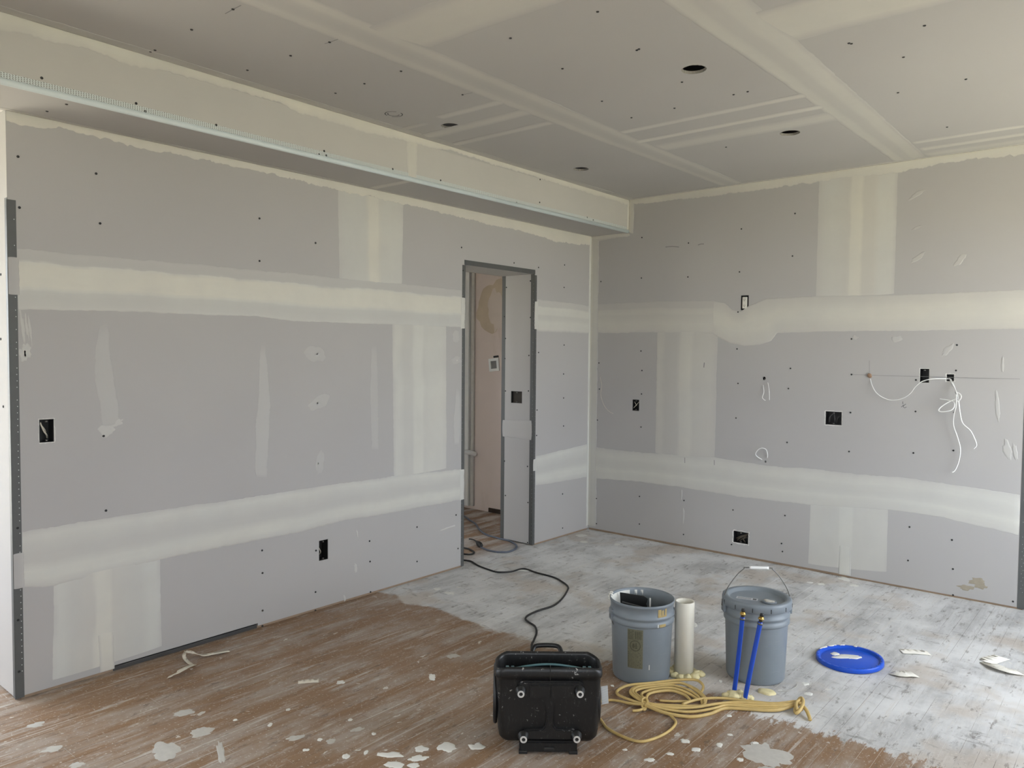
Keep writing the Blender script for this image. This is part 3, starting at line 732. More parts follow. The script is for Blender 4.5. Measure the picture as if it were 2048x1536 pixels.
# ------------------------------------------------------------------ ceiling and soffit
ceiling = structure('ceiling', 'grey drywall ceiling with taped seams and round light cutouts')
for x0, x1, ys in ((DS-.05, 1.219, (FY, -4.74, -2.302, -.0005)), (1.222, 2.432, (FY, -5.73, -3.302, -1.412, -.0005)), (2.435, 3.655, (FY, -4.9, -2.462, -.242, -.0005)), (3.658, RX, (FY, -3.6, -.0005))):
    for y0, y1 in zip(ys, ys[1:]):
        sheet('drywall_sheet', ceiling, CE, x0, x1, y0+.0015, y1-.0015, (), [c for c in CANS if x0 < c[0] < x1 and y0 < c[1] < y1])
W3 = [(0, 0), (.10, .42), (.22, .46), (.34, .20), (.5, .12), (.66, .20), (.78, .46), (.90, .42), (1, 0)]
W3s = [(0, 0), (.14, .50), (.26, .34), (.5, .10), (.74, .34), (.86, .50), (1, 0)]
mud(ceiling, CE, [(1.115, FY), (1.12, -2.5), (1.135, -1.4), (1.17, -.02)], [(1.345, FY), (1.345, -2.5), (1.33, -1.4), (1.335, -.02)], W3, 1, (.004, .004), .7, .03)
mud(ceiling, CE, [(2.29, FY), (2.29, -2.9), (2.32, -1.7), (2.34, -.01)], [(2.55, FY), (2.54, -2.0), (2.53, -.01)], [(0, 0), (.10, .60), (.26, .50), (.36, .25), (.55, .25), (.66, .50), (.88, .48), (1, 0)], 1, (.004, .004), .7, .03)
RIB = lambda y0, y1, x0, x1, tn=.5, sd=0: mud(ceiling, CE, [(x0, y0), (x1, y0+.012)], [(x0, y1), (x1, y1+.012)], [(0, 0), (.35, tn*1.3), (.65, tn*1.3), (1, 0)], 2, (.003, .003), .6, .03, fade=(.03, .03))
RIB(-2.525, -2.455, .70, 1.16, .42); RIB(-2.34, -2.235, DS, 1.16, .40); RIB(-2.10, -2.03, DS, 1.14, .40)
RIB(-2.50, -2.45, DS, .60, .25)
RIB(-1.69, -1.62, 1.31, 2.36, .5); RIB(-1.47, -1.395, 1.27, 2.37, .62); RIB(-1.33, -1.15, 1.32, 2.36, .40)
mud(ceiling, CE, [(1.28, -3.46), (2.34, -3.42)], [(1.34, -3.17), (2.34, -3.15)], [(0, 0), (.2, .42), (.8, .46), (1, 0)], 2, (.004, .004), .8, .03)
mud(ceiling, CE, [(2.48, -2.65), (RX, -2.62)], [(2.53, -2.30), (RX, -2.29)], [(0, 0), (.15, .55), (.8, .55), (1, 0)], 2, (.004, .004), .8, .03)
RIB(-.46, -.385, 2.53, RX, .6); RIB(-.285, -.195, 2.53, RX, .6); RIB(-.15, -.02, 2.53, RX, .35)
mud(ceiling, CE, [(DS, -.0005), (RX, -.0005)], [(DS, -.045), (RX, -.045)], [(0, .7), (.4, .55), (1, 0)], 3, (0, .004), .8, .03)
mud(ceiling, CE, [(DS+.0005, FY), (DS+.0005, -.01)], [(DS+.06, FY), (DS+.06, -.01)], [(0, .45), (.3, .3), (1, 0)], 3, (0, .006), .7, .03)
screws(ceiling, CE, [(1.998,-2.618),(2.01,-2.622),(1.967,-2.169),(1.762,-1.857),(1.511,-1.858),(2.69,-2.15),(2.696,-2.139),(2.959,-2.142),(2.821,-1.859),(2.693,-1.407),(2.973,-1.409),(2.758,-0.651),(1.653,-1.012),(1.536,-2.176),(1.672,-3.035),(1.64,-2.645),(2.07,-3.014),(1.08,-3.463),(0.835,-3.481),(1.065,-3.069),(0.813,-3.07),(0.6,-3.074),(1.064,-2.675),(1.05,-3.867),(0.76,-3.875),(0.414,-3.876),(0.445,-3.871),(0.541,-3.506),(2.079,-1.863),(2.148,-1.861)])
for pts in ([(0.993,-3.866),(1.05,-3.867),(1.103,-3.866)], [(1.052,-3.467),(1.08,-3.463),(1.131,-3.46)], [(1.064,-2.675),(1.121,-2.666)]): stroke(ceiling, CE, pts, .0022, 'pencil_light', .001)
cx_, cy_ = .572, -2.683
for r_, t0, t1 in ((.046, .2, 2.6), (.044, 3.3, 5.9), (.030, 1.0, 4.4)):
    stroke(ceiling, CE, [(cx_+r_*math.cos(t0+(t1-t0)*i/16), cy_+r_*math.sin(t0+(t1-t0)*i/16)) for i in range(17)], .003, 'pencil', .001, 'scribed_circle')
for i, (x, y, r) in enumerate(CANS):     # ragged gypsum rim of each cut-out
    bm = bmesh.new(); n = 48; a, b, c = [], [], []
    for k in range(n):
        t = 2*math.pi*k/n; q = r*(.985+.045*n1(i+11, k*.9))
        a.append(bm.verts.new((x+q*math.cos(t), y+q*math.sin(t), H-.0008))); b.append(bm.verts.new((x+q*.97*math.cos(t), y+q*.97*math.sin(t), H+.012)))
        c.append(bm.verts.new((x+r*1.04*math.cos(t), y+r*1.04*math.sin(t), H+.002)))
    for k in range(n):
        j = (k+1) % n; bm.faces.new((a[k], a[j], b[j], b[k])); bm.faces.new((c[k], c[j], a[j], a[k]))
    mesh_obj('cutout_rim', bm, M['rim'], ceiling)
bm = bmesh.new()
for yy in (-.6, -1.4, -1.75, -2.65, -3.4, -4.2, -5., -5.8, -6.6): add_box(bm, .02, RX, yy-.02, yy+.02, H+.02, H+.27)
o = mesh_obj('ceiling_joists', bm, M['cavity'], ceiling); o['kind'] = 'stuff'

soffit = structure('ceiling_soffit', 'boxed drywall soffit running along the top of the left wall')
sheet('drywall_sheet', soffit, SF, FY, -2.372, ZS+.004, H); sheet('drywall_sheet', soffit, SF, -2.369, -.0005, ZS+.004, H)
sheet('drywall_sheet', soffit, SB, -.01, DS-.004, FY, -2.372); sheet('drywall_sheet', soffit, SB, -.01, DS-.004, -2.369, -.0005)
mud(soffit, SF, [(FY, H-.001), (0, H-.001)], [(FY, 2.68), (-4.4, 2.671), (-4.13, 2.695), (-3.95, 2.677), (-3.75, 2.70), (-3.56, 2.702), (-3.22, 2.706), (-3.11, 2.68), (-2.8, 2.682), (-2.38, 2.693), (-2.05, 2.715), (-1.69, 2.712), (-1.17, 2.710), (-.62, 2.702), (0, 2.695)], [(0, 1.), (.5, .9), (.85, .7), (1, .25)], 2, (0, .008), .9, .012)
mud(soffit, SF, [(FY, 2.70), (-.02, 2.71)], [(FY, 2.512), (-.02, 2.512)], [(0, .35), (.3, .34), (.6, .34), (1, .34)], 1, (0, 0), .75, .03)  # whole face coat: cream board tone, painted lighter as it faces the light
mud(soffit, SF, [(-2.404, 2.70), (-2.394, 2.495)], [(-2.318, 2.71), (-2.324, 2.495)], [(0, .6), (.2, .8), (.8, .8), (1, .6)], 4, (.003, .003), .7, .012)
mud(soffit, SF, [(-.035, ZS+.01), (-.03, H-.002)], [(-.0005, ZS+.01), (-.0005, H-.002)], [(0, .4), (.3, .95), (1, 1.)], 4, (.002, 0), .9, .012)
mud(soffit, SB, [(.001, FY), (.001, -.001)], [(.03, FY), (.03, -.001)], [(0, .6), (.5, .35), (1, 0)], 2, (0, .004), .9, .03)
mud(soffit, SB, [(.01, -2.41), (DS-.02, -2.40)], [(.01, -2.335), (DS-.02, -2.335)], [(0, 0), (.3, .6), (.7, .6), (1, 0)], 2, (.003, .003), .8, .02)
bead(soffit, SF, FY, -.004, ZS+.016, ZS+.040, .0018, 'perforated_flange', M['perf'])
bm = bmesh.new(); prof = [(DS+.0005, ZS+.020), (DS+.005, ZS+.017), (DS+.0075, ZS+.008), (DS+.006, ZS-.002), (DS-.002, ZS-.0065), (DS-.012, ZS-.004), (DS-.022, ZS-.0005), (DS-.01, ZS+.008)]
ra = [bm.verts.new((x, FY, z)) for x, z in prof]; rb = [bm.verts.new((x, -.002, z)) for x, z in prof]
for k in range(len(prof)): bm.faces.new((ra[k], ra[(k+1) % 8], rb[(k+1) % 8], rb[k]))
bm.faces.new(ra[::-1]); bm.faces.new(rb)
mesh_obj('bead_nose', bm, M['vinyl'], soffit, True)
screws(soffit, SF, [(-4.269,2.537),(-3.914,2.53),(-3.877,2.506),(-3.557,2.523),(-2.998,2.503),(-2.967,2.527),(-2.955,2.507),(-2.506,2.522),(-2.131,2.525),(-1.421,2.504),(-1.172,2.543),(-1.169,2.701),(-0.593,2.521),(-0.513,2.513)])
screws(soffit, SB, [(0.12,-4.17),(0.282,-4.154)])

# ------------------------------------------------------------------ hall beyond the doorway and the room past the back wall
bm = bmesh.new(); add_box(bm, -1.6, HX-.001, -.04, .10, -.02, 2.6)
wall_hall = structure('wall_hall', 'old pinkish plaster wall at the end of the hall', bm, M['plaster'])
mesh_obj('dark_gap_strip', box_bm(-1.10, HX-.03, -.050, -.030, 0, .040, bevel=.004), M['gapdark'], wall_hall)  # brown-black strip painted in for the dark hole of the missing baseboard
dab_ = lambda x, z, rx, ry, mt, s_: mesh_obj('plaster_patch', blob_bm(lambda a, b, h=0.: Vector((a, -.04-h-.0004*s_, b)), x, z, rx, ry, 0, .001, .4, 30, s_), M[mt], wall_hall, True)
M['ochre'] = plain('ochre_stain', (.54, .44, .33), .85, 0, .15, 8, obj=False); M['pale'] = plain('pale_patch', (.62, .53, .47), .85, 0, .08, 8, obj=False)
dab_(-1.05, 1.93, .22, .23, 'ochre', 3); dab_(-1.03, 1.90, .11, .19, 'pale', 5)
wall_with_windows('wall_hall_side', 'cream side wall of the hall with two unseen windows, one added for light', 'x', -1.6, -.14, FY-.14, .1, -.7, 2.7, WIN_HALL, M['offwhite'])
bm = bmesh.new(); add_box(bm, -1.6, HX, FY, -.04, 2.5, 2.56); add_box(bm, HX, -.010, FY, YE-.001, 2.484, 2.56)
structure('ceiling_hall', 'flat cream ceiling of the hall', bm, M['offwhite'])
casing = structure('trim_1', 'white painted door casing in the hall corner', box_bm(-1.46, -1.335, -.085, -.041, .03, 2.45, bevel=.004), M['white'])
mesh_obj('casing_groove', box_bm(-1.325, -1.285, -.065, -.041, .03, 2.45, bevel=.006), M['dullmud'], casing)
mesh_obj('rail_bracket', tube_bm([(-1.45, -.10, .55), (-1.36, -.12, .555), (-1.285, -.10, .55), (-1.27, -.05, .53)], .022, 10), M['white'], casing, True)
th = thing('thermostat_plate', 'tilted white thermostat mounting plate on the pinkish hall wall', 'thermostat', (-1.040, -.0405, 1.388))
th.rotation_euler = (0, math.radians(-6), 0)
bm = bmesh.new(); fo, fi, wd = .060, .036, .016
for x0, x1, z0, z1 in ((-fo, fo, fi, fo), (-fo, fo, -fo, -fi), (-fo, -fi, -fi, fi), (fi, fo, -fi, fi)): add_box(bm, x0, x1, -wd, 0, z0, z1)
bmesh.ops.remove_doubles(bm, verts=bm.verts[:], dist=1e-5)
mesh_obj('plate_frame', bm, M['white'], th)
mesh_obj('grey_window', box_bm(-fi, fi, -.006, 0, -fi, fi), M['pencil_light'], th)
mesh_obj('black_clip', box_bm(.0, .055, -.012, 0, fo+.004, fo+.022, bevel=.002), M['black'], th)
bm = bmesh.new()
add_box(bm, XE+T, RX+.14, .10, .22, 2.12, H); add_box(bm, 4.3, RX+.14, .001, .22, 0, 2.12); add_box(bm, XE+T, RX+.14, .001, .1, 2.12, H)
structure('wall_back_header', 'plain white header above the opening past the back wall', bm, M['offwhite'])
bm = bmesh.new(); add_box(bm, 1.8, 1.9, .22, 2.4, 0, 2.8); add_box(bm, 1.9, RX+.14, 2.3, 2.4, 0, 2.8); add_box(bm, RX+.04, RX+.14, .22, 2.3, 0, 2.8); add_box(bm, 1.9, RX+.04, .22, 2.3, 2.74, 2.8)
structure('wall_next_room', 'white shell of the next room past the opening', bm, M['offwhite'])

# ------------------------------------------------------------------ electrical boxes and cut-outs
def ebox(S, rc, label, depth=.055, wires=(), rim=None, name='electrical_box', tabs=True, wm='white_wire'):
    a0, a1, b0, b1 = rc; ca, cb = (a0+a1)/2, (b0+b1)/2
    t = thing(name, label, 'electrical box', S(ca, b0, 0))
    off = -S(ca, b0, 0)
    Q = lambda a, b, h=0.: S(a, b, h)+off
    bm = bmesh.new(); g = .0006; w_ = .0022
    o_ = [(a0+g, b0+g), (a1-g, b0+g), (a1-g, b1-g), (a0+g, b1-g)]; i_ = [(a0+g+w_, b0+g+w_), (a1-g-w_, b0+g+w_), (a1-g-w_, b1-g-w_), (a0+g+w_, b1-g-w_)]
    fo = [bm.verts.new(Q(a, b, -.002)) for a, b in o_]; fi = [bm.verts.new(Q(a, b, -.002)) for a, b in i_]
    ki = [bm.verts.new(Q(a, b, -depth)) for a, b in i_]; ko = [bm.verts.new(Q(a, b, -depth-.003)) for a, b in o_]
    for k in range(4):
        j = (k+1) % 4
        bm.faces.new((fo[k], fo[j], fi[j], fi[k])); bm.faces.new((fi[k], fi[j], ki[j], ki[k])); bm.faces.new((fo[k], ko[k], ko[j], fo[j]))
    bm.faces.new(ki); bm.faces.new(ko[::-1])
    bmesh.ops.recalc_face_normals(bm, faces=bm.faces[:])
    mesh_obj('shell', bm, M['boxblack'], t)
    if tabs:
        for z in (b0+.010, b1-.010):
            q = Q(ca, z, -.006); o = mesh_obj('screw_tab', lathe_bm([(0, .003), (.005, .003), (.006, 0), (.006, -.004), (0, -.004)], 10), M['steel'], t, True, q)
    for pts, r in wires:
        mesh_obj('wire', tube_bm([Q(ca+x*(a1-a0), cb+z*(b1-b0), h) for x, z, h in pts], r, 8), M[wm], t, True)
    if rim:      # torn paper and crumbled gypsum round the cut
        rr = random.Random(int(ca*1000)); bm = bmesh.new(); n = 40
        def per(f, e):
            s = f*4; k = int(s) % 4; q = s-int(s)
            return [(a0-e+q*(a1-a0+2*e), b0-e), (a1+e, b0-e+q*(b1-b0+2*e)), (a1+e-q*(a1-a0+2*e), b1+e), (a0-e, b1+e-q*(b1-b0+2*e))][k]
        A_ = [bm.verts.new(Q(*per(k/n, -.001), -.001)) for k in range(n)]; B_ = [bm.verts.new(Q(*per(k/n, rim*rr.uniform(.2, 1.)), .0009)) for k in range(n)]
        for k in range(n): bm.faces.new((A_[k], A_[(k+1) % n], B_[(k+1) % n], B_[k]))
        mesh_obj('torn_rim', bm, M['whitemud'], t)
    return t
ebox(LW, BX_L1, 'open black wall box with bare wires, left end of the long wall', .06, [([(-.35, .35, -.015), (-.1, .0, -.02), (.15, -.2, -.03), (.3, -.35, -.05)], .0035), ([(-.3, .3, -.03), (0, .05, -.03), (.2, -.1, -.05)], .003)], .004, wm='tape')
ebox(LW, BX_L2, 'small black outlet box low on the wall left of the doorway', .055, [([(-.4, .15, -.012), (-.1, -.1, -.02), (.1, -.3, -.05)], .0025)], None, wm='tape')
ebox(JR, BX_J, 'square black double box in the side of the deep doorway', .05, [([(-.1, -.2, -.04), (.1, 0, -.03), (.05, .2, -.04)], .004)], None, wm='cord')
t = ebox(BW, BX_OUT, 'ivory duplex outlet set high on the back wall', .055, (), None, 'wall_outlet', False)
a0, a1, b0, b1 = BX_OUT; ca = (a0+a1)/2; wx = (a1-a0)*.29; off = -BW(ca, b0, 0)
bm = box_bm(-wx, wx, -.004, .012, .012, b1-b0-.012, bevel=.002)
pl = mesh_obj('receptacle', bm, M['outletwhite'], t)
for zc in (.30, .70):
    zz = (b1-b0)*zc
    bm = box_bm(-wx*.75, wx*.75, -.0075, -.003, zz-.013, zz+.013, bevel=.002); f = mesh_obj('outlet_face', bm, M['outletwhite'], pl)
    for sx_ in (-.0055, .0055): mesh_obj('slot', box_bm(sx_-.0012, sx_+.0012, -.0082, -.007, zz-.002, zz+.006), M['black'], pl)
    mesh_obj('ground_slot', box_bm(-.002, .002, -.0082, -.007, zz-.010, zz-.006), M['black'], pl)
ebox(BW, BX_B1, 'small black box with a wire, nearest the room corner', .05, [([(-.4, -.25, -.01), (0, .0, -.006), (.3, .3, -.02)], .0022), ([(-.3, .3, -.012), (.05, -.05, -.01)], .002)], None, wm='tape')
ebox(BW, BX_B2, 'wide double electrical box with black wires in middle of back wall', .05, [([(-.3, -.3, -.03), (-.25, .1, -.015), (-.05, .3, -.02), (.05, -.1, -.01), (-.02, -.35, -.03)], .004), ([(.1, -.35, -.03), (.2, 0, -.012), (.35, .3, -.03)], .004), ([(-.32, -.35, -.02), (-.28, .0, -.008), (-.2, .2, -.02)], .003)], .006, wm='boxwire2')
ebox(BW, BX_B3, 'tall empty black box on the pencilled line of the back wall', .06, (), .003)
ebox(BW, BX_B4, 'rough square hole with white cables coming out, right end of back wall', .05, (), .007, 'cable_hole', False)
ebox(BW, BX_B5, 'white-edged double box with tangled cables low on back wall', .05, [([(-.35, -.4, -.03), (-.1, -.1, -.012), (.2, .15, -.012), (.4, .4, -.03)], .005), ([(-.4, -.2, -.03), (-.05, .05, -.015), (.3, .25, -.02), (.42, .42, -.03)], .005), ([(-.2, -.42, -.03), (.1, -.1, -.012), (.4, .05, -.03)], .005), ([(.25, -.4, -.02), (.15, -.1, -.008), (.35, .2, -.02)], .004)], .010, wm='boxwire')
plug = mesh_obj('hole_plug', blob_bm(lambda a, b, h=0.: Vector((a, -h, b)), 0, 0, .015, .016, 0, .010, .35, 20, 5), plain('crumbled_brown_filler', (.27, .17, .11), .9, 0, .4, 90), None, True, BW(RH[3][0], RH[3][1], 0))
tag(plug, 'lump of brown filler plugging the small hole at the pencil cross', 'filler')

# loose cables on the back wall
def wcable(label, paths, r=.0028, mat='white_wire', name='loose_cable', group=None):
    p0 = Vector(paths[0][0]); t = thing(name, label, 'cable', p0)
    for P in paths: mesh_obj('cable_run', tube_bm([Vector(q)-p0 for q in P], r, 8, 8), M[mat], t, True)
    return t
def onwall(L, hs):
    n = len(L); out = []
    for i, (a, b) in enumerate(L):
        f = i/(n-1)*(len(hs)-1); k = min(int(f), len(hs)-2); out.append(BW(a, b, hs[k]+(hs[k+1]-hs[k])*(f-k)))
    return out
wcable('thin pale cable curling from a hole beside the room corner', [onwall([(0.067,1.37),(0.098,1.312),(0.134,1.237),(0.125,1.153),(0.156,1.071),(0.206,1.023),(0.251,1.005)], (-.03, .02, .015, .02))], .0016, 'tape')
wcable('short pair of white wire tails hanging from a round hole', [onwall([(1.507,1.33),(1.504,1.29),(1.52,1.233),(1.51,1.193),(1.533,1.172)], (-.03, .02, .02)), onwall([(1.518,1.326),(1.545,1.291),(1.561,1.234),(1.562,1.177)], (-.03, .025, .02))], .0022)
wcable('small loop of white cable low on the back wall', [onwall([(1.535,0.728),(1.49,0.756),(1.478,0.784),(1.5,0.819),(1.529,0.832),(1.552,0.82),(1.553,0.777),(1.535,0.728)], (-.02, .04, .05, .03, -.02))], .0032)
wcable('long white cable sagging between the brown plug and the cable hole', [onwall([(2.223,1.366),(2.24,1.314),(2.275,1.259),(2.322,1.225),(2.373,1.214),(2.435,1.23),(2.48,1.264),(2.511,1.307),(2.547,1.34),(2.595,1.357),(2.642,1.361),(2.689,1.36)], (-.01, .03, .02, .03, .06, .06, -.02))], .0030)
wcable('two long white cable tails knotted and hanging from the cable hole', [
    onwall([(2.686,1.363),(2.706,1.335),(2.735,1.293),(2.752,1.241),(2.763,1.155),(2.778,1.094),(2.819,1.051),(2.842,1.004),(2.853,0.965),(2.838,0.942)], (-.02, .07, .06, .05, .045)),
    onwall([(2.692,1.36),(2.726,1.302),(2.744,1.247),(2.74,1.194),(2.728,1.138),(2.727,1.076),(2.748,1.009),(2.766,0.933),(2.76,0.861),(2.743,0.803),(2.727,0.786)], (-.02, .08, .05, .04, .03, .04)),
    onwall([(2.747,1.244),(2.717,1.23),(2.674,1.2),(2.65,1.171),(2.664,1.159),(2.711,1.168),(2.732,1.191),(2.728,1.221),(2.695,1.232),(2.651,1.237)], (.06, .075, .085, .07, .06)),
    onwall([(2.732,1.283),(2.76,1.272),(2.768,1.251),(2.753,1.229),(2.736,1.237)], (.06, .075, .065))], .0036)

# ------------------------------------------------------------------ the air mover
CY = math.radians(40.1)
ux = Vector((math.cos(CY), math.sin(CY), 0)); uy = Vector((-math.sin(CY), math.cos(CY), 0))   # across / away from the viewer
B0 = [(1.971,-3.135)][0]
blower = thing('air_mover', 'black scuffed air mover standing on end with four washer feet', 'fan', (B0[0]+uy.x*.002, B0[1]+uy.y*.002, 0), CY)
def rrect(hw, y0, y1, r, n=7):
    pts = []; r = min(r, hw*.98, (y1-y0)*.49)
    for cx, cy, t0 in ((hw-r, y0+r, -90), (hw-r, y1-r, 0), (-hw+r, y1-r, 90), (-hw+r, y0+r, 180)):
        for k in range(n):
            t = math.radians(t0+90*k/(n-1)); pts.append((cx+r*math.cos(t), cy+r*math.sin(t)))
    return pts
def loft(levels, arch=None):
    bm = bmesh.new(); rings = []
    for lv in levels:
        z, hw, y0, y1, r = lv[:5]; ar = lv[5] if len(lv) > 5 else 0.
        rings.append([bm.verts.new((x, y, z + ar*(1-(x/.2)**2))) for x, y in rrect(hw, y0, y1, r)])
    for a, b in zip(rings, rings[1:]):
        n = len(a)
        for k in range(n): bm.faces.new((a[k], a[(k+1) % n], b[(k+1) % n], b[k]))
    return bm, rings
# outer shell, lip, then the inside of the outlet
bm, rg = loft([(.034, .160, .030, .200, .03), (.039, .175, .014, .225, .03), (.055, .185, .004, .245, .03), (.085, .190, .001, .260, .03), (.15, .194, .0, .262, .028), (.22, .196, .0, .245, .026), (.275, .197, .0, .205, .025),
               (.281, .197, -.001, .20, .025), (.286, .201, -.008, .19, .028), (.295, .203, -.010, .175, .03, .010), (.305, .203, -.010, .155, .035, .022), (.311, .203, -.008, .145, .04, .034), (.314, .200, -.004, .140, .04, .035), (.312, .195, .001, .136, .04, .035),
               (.300, .190, .006, .132, .04, .030), (.24, .185, .01, .15, .03), (.10, .17, .02, .18, .03)])
for v in bm.verts:
    if v.co.z > .278 and v.co.y > .06: v.co.y += .032*(1-(v.co.x/.2)**2)
bm.faces.new(rg[0][::-1]); bm.faces.new(rg[-1])
bmesh.ops.recalc_face_normals(bm, faces=bm.faces[:])
mesh_obj('housing', bm, M['blower'], blower, True)
def relief(name, pts, y0, y1, bev=.003):
    bm = bmesh.new(); f = bm.faces.new([bm.verts.new((x, y0, z)) for x, z in pts])
    e = bmesh.ops.extrude_face_region(bm, geom=[f]); bmesh.ops.translate(bm, verts=[g for g in e['geom'] if isinstance(g, bmesh.types.BMVert)], vec=(0, y1-y0, 0))
    bmesh.ops.recalc_face_normals(bm, faces=bm.faces[:])
    bmesh.ops.bevel(bm, geom=[e_ for e_ in bm.edges if abs(e_.verts[0].co.y-y0) < 1e-6 and abs(e_.verts[1].co.y-y0) < 1e-6], offset=bev, segments=2, affect='EDGES')
    return mesh_obj(name, bm, M['blower'], blower)
hour = [(-.072, .186), (-.03, .184), (-.018, .172), (-.010, .145), (-.008, .12), (-.013, .092), (-.022, .082), (-.088, .078), (-.095, .066), (-.095, .045), (.105, .045), (.105, .066), (.098, .078), (.028, .082), (.020, .092), (.016, .12), (.018, .145), (.026, .172), (.04, .186), (.118, .188), (.128, .2), (.128, .238), (.115, .246), (-.10, .246), (-.112, .238), (-.112, .2), (-.10, .188)]
fz = lambda z: .057+(z-.045)*1.10
hour = [(x, fz(z)) for x, z in hour]
relief('bracing_rib', hour, -.015, .004, .005)
relief('upper_bar', [(-.075, fz(.190)), (.005, fz(.190)), (.005, fz(.236)), (-.07, fz(.236))], -.022, .0)
relief('upper_bar', [(.007, fz(.190)), (.092, fz(.190)), (.092, fz(.236)), (.007, fz(.236))], -.021, .0)
mesh_obj('mould_seam', box_bm(.004, .0065, -.0125, .0, .26, .335), M['blower'], blower)
for x, z in ((-.104, .213), (.114, .214), (-.093, .058), (.104, .060)):
    f = mesh_obj('foot', lathe_bm([(0, 0), (.021, 0), (.021, .006), (.0165, .010), (.0155, .026), (.013, .028), (0, .028)], 20), M['black'], blower, True, (x, -.013, fz(z)))
    f.rotation_euler = (math.radians(90), 0, 0)
    w_ = mesh_obj('washer', lathe_bm([(.0070, .0285), (.0128, .0285), (.0128, .031), (.0070, .031), (.0070, .0285)], 20), M['chrome'], f)
    s_ = mesh_obj('bolt_recess', lathe_bm([(0, .0288), (.0064, .0288), (.0064, .0295), (.003, .0290), (0, .0290)], 14), M['black'], f)
bm = bmesh.new(); add_box(bm, -.108, .108, -.014, .15, .008, .050); bmesh.ops.bevel(bm, geom=bm.edges[:], offset=.006, segments=2, affect='EDGES')
base = mesh_obj('base_bracket', bm, M['blower'], blower)
for x in (-.094, .094):
    for y in (-.004, .13): mesh_obj('rubber_pad', box_bm(x-.016, x+.016, y-.008, y+.012, 0, .012, bevel=.002), M['black'], base)
mesh_obj('latch', box_bm(-.016, .022, -.019, -.012, .016, .030, bevel=.003), M['black'], base)
for s_ in (-1, 1):
    r_ = mesh_obj('intake_ring', lathe_bm([(.0, .0), (.05, .002), (.095, .002), (.107, .008), (.112, .0), (.107, -.006), (.0, -.006)], 40), M['black'], blower, True, (.190 if s_ > 0 else -.200, .12, .175)); r_.rotation_euler = (0, s_*math.pi/2, 0)
bm = bmesh.new(); add_tube(bm, [(-.183, .022, .300), (-.08, .024, .320), (0, .025, .327), (.08, .024, .320), (.183, .022, .300)], .0045, 8)
g_ = mesh_obj('outlet_grille', bm, M['teal'], blower, True)
for x in (-.155, -.135, .135, .155): mesh_obj('grille_clip', box_bm(x-.006, x+.006, .014, .034, .296, .318, bevel=.002), M['teal'], g_)
bm = bmesh.new(); add_tube(bm, [(-.060, .165, .305), (-.050, .188, .328), (-.025, .196, .333), (.025, .196, .333), (.050, .188, .328), (.060, .165, .305)], .009, 10)
mesh_obj('carry_handle', bm, M['blower'], blower, True)
tg = mesh_obj('printed_tag', box_bm(-.014, .014, -.001, .001, -.035, .035), M['tag'], blower, False, (.216, .05, .20)); tg.rotation_euler = (0, math.radians(-4), math.radians(15))

# ------------------------------------------------------------------ buckets
def bucket_body(parent):
    prof = [(0, .004), (.118, .004), (.124, .0), (.128, .002), (.1315, .012), (.1405, .262), (.1410, .266), (.1475, .268), (.1480, .272), (.1480, .283), (.1435, .287), (.1435, .297), (.1490, .300), (.1490, .309), (.1440, .313), (.1455, .352), (.1490, .354), (.1500, .362), (.1480, .3665), (.1455, .3665),
            (.1420, .355), (.1390, .26), (.1285, .014), (.12, .008), (0, .008)]
    return mesh_obj('pail', lathe_bm(prof, 64), M['bucket'], parent, True)
def on_bucket(ang, z, dr=.0008):
    r = .1315+(.1405-.1315)*(z-.012)/.25 if z < .262 else .1455
    return Vector(((r+dr)*math.cos(ang), (r+dr)*math.sin(ang), z))
def decal(parent, name, a0, a1, z0, z1, mat, dr=.0008, n=10, rfix=None):
    bm = bmesh.new(); A_, B_ = [], []
    for k in range(n+1):
        a = a0+(a1-a0)*k/n
        for L_, z in ((A_, z0), (B_, z1)):
            p = on_bucket(a, z, dr) if rfix is None else Vector((rfix*math.cos(a), rfix*math.sin(a), z)); L_.append(bm.verts.new(p))
    for k in range(n): bm.faces.new((A_[k], A_[k+1], B_[k+1], B_[k]))
    return mesh_obj(name, bm, M[mat], parent, True)
def bail(parent, r, z, tilt, axis, hgt, grip=True):
    # wire handle hinged at the two lugs; tilt 0 = upright, 180 = hanging down
    ca, sa = math.cos(axis), math.sin(axis); P = []
    shape = [(-1., 0.), (-1.03, .06), (-.88, .46), (-.62, .80), (-.42, .97), (-.36, 1.), (.36, 1.), (.42, .97), (.62, .80), (.88, .46), (1.03, .06), (1., 0.)]
    for s, hh in shape:
        l = hgt*hh; dy, dz = l*math.sin(tilt), l*math.cos(tilt)
        P.append(Vector((s*r*ca - dy*sa, s*r*sa + dy*ca, z+dz)))
    b = mesh_obj('wire_handle', tube_bm(P, .0021, 8, 6), M['steel'], parent, True)
    if grip:
        q0, q1 = P[5], P[6]; mid = [q0.lerp(q1, .14), q0.lerp(q1, .5), q0.lerp(q1, .92)]
        mesh_obj('grip', tube_bm(mid, .0075, 12, 4), M['white'], b, True)
    for s in (-1, 1):
        bm = box_bm(-.007, .007, -.024, .024, -.026, .026, bevel=.004); l_ = mesh_obj('handle_lug', bm, M['bucket'], parent, False, (s*(r-.005)*ca, s*(r-.005)*sa, z)); l_.rotation_euler = (0, 0, axis)
BK1 = Vector((1.868, -2.285, 0)); BK2 = Vector((2.275, -1.935, 0))
view = lambda P: math.atan2(-5.376-P.y, 3.667-P.x)      # direction from a bucket to the viewer
b1 = thing('bucket', 'open grey plastic bucket with olive print, ribbed grid inside', 'bucket', BK1, 0, 'grey five gallon buckets')
bucket_body(b1)
va = view(BK1)
bail(b1, .150, .292, math.radians(165), va-math.radians(72), .13, False)
lab = decal(b1, 'printed_label', va-.46, va+.05, .078, .258, 'olive', .0007)
lab['label'] = 'worn olive printed label'
bmL = bmesh.new()
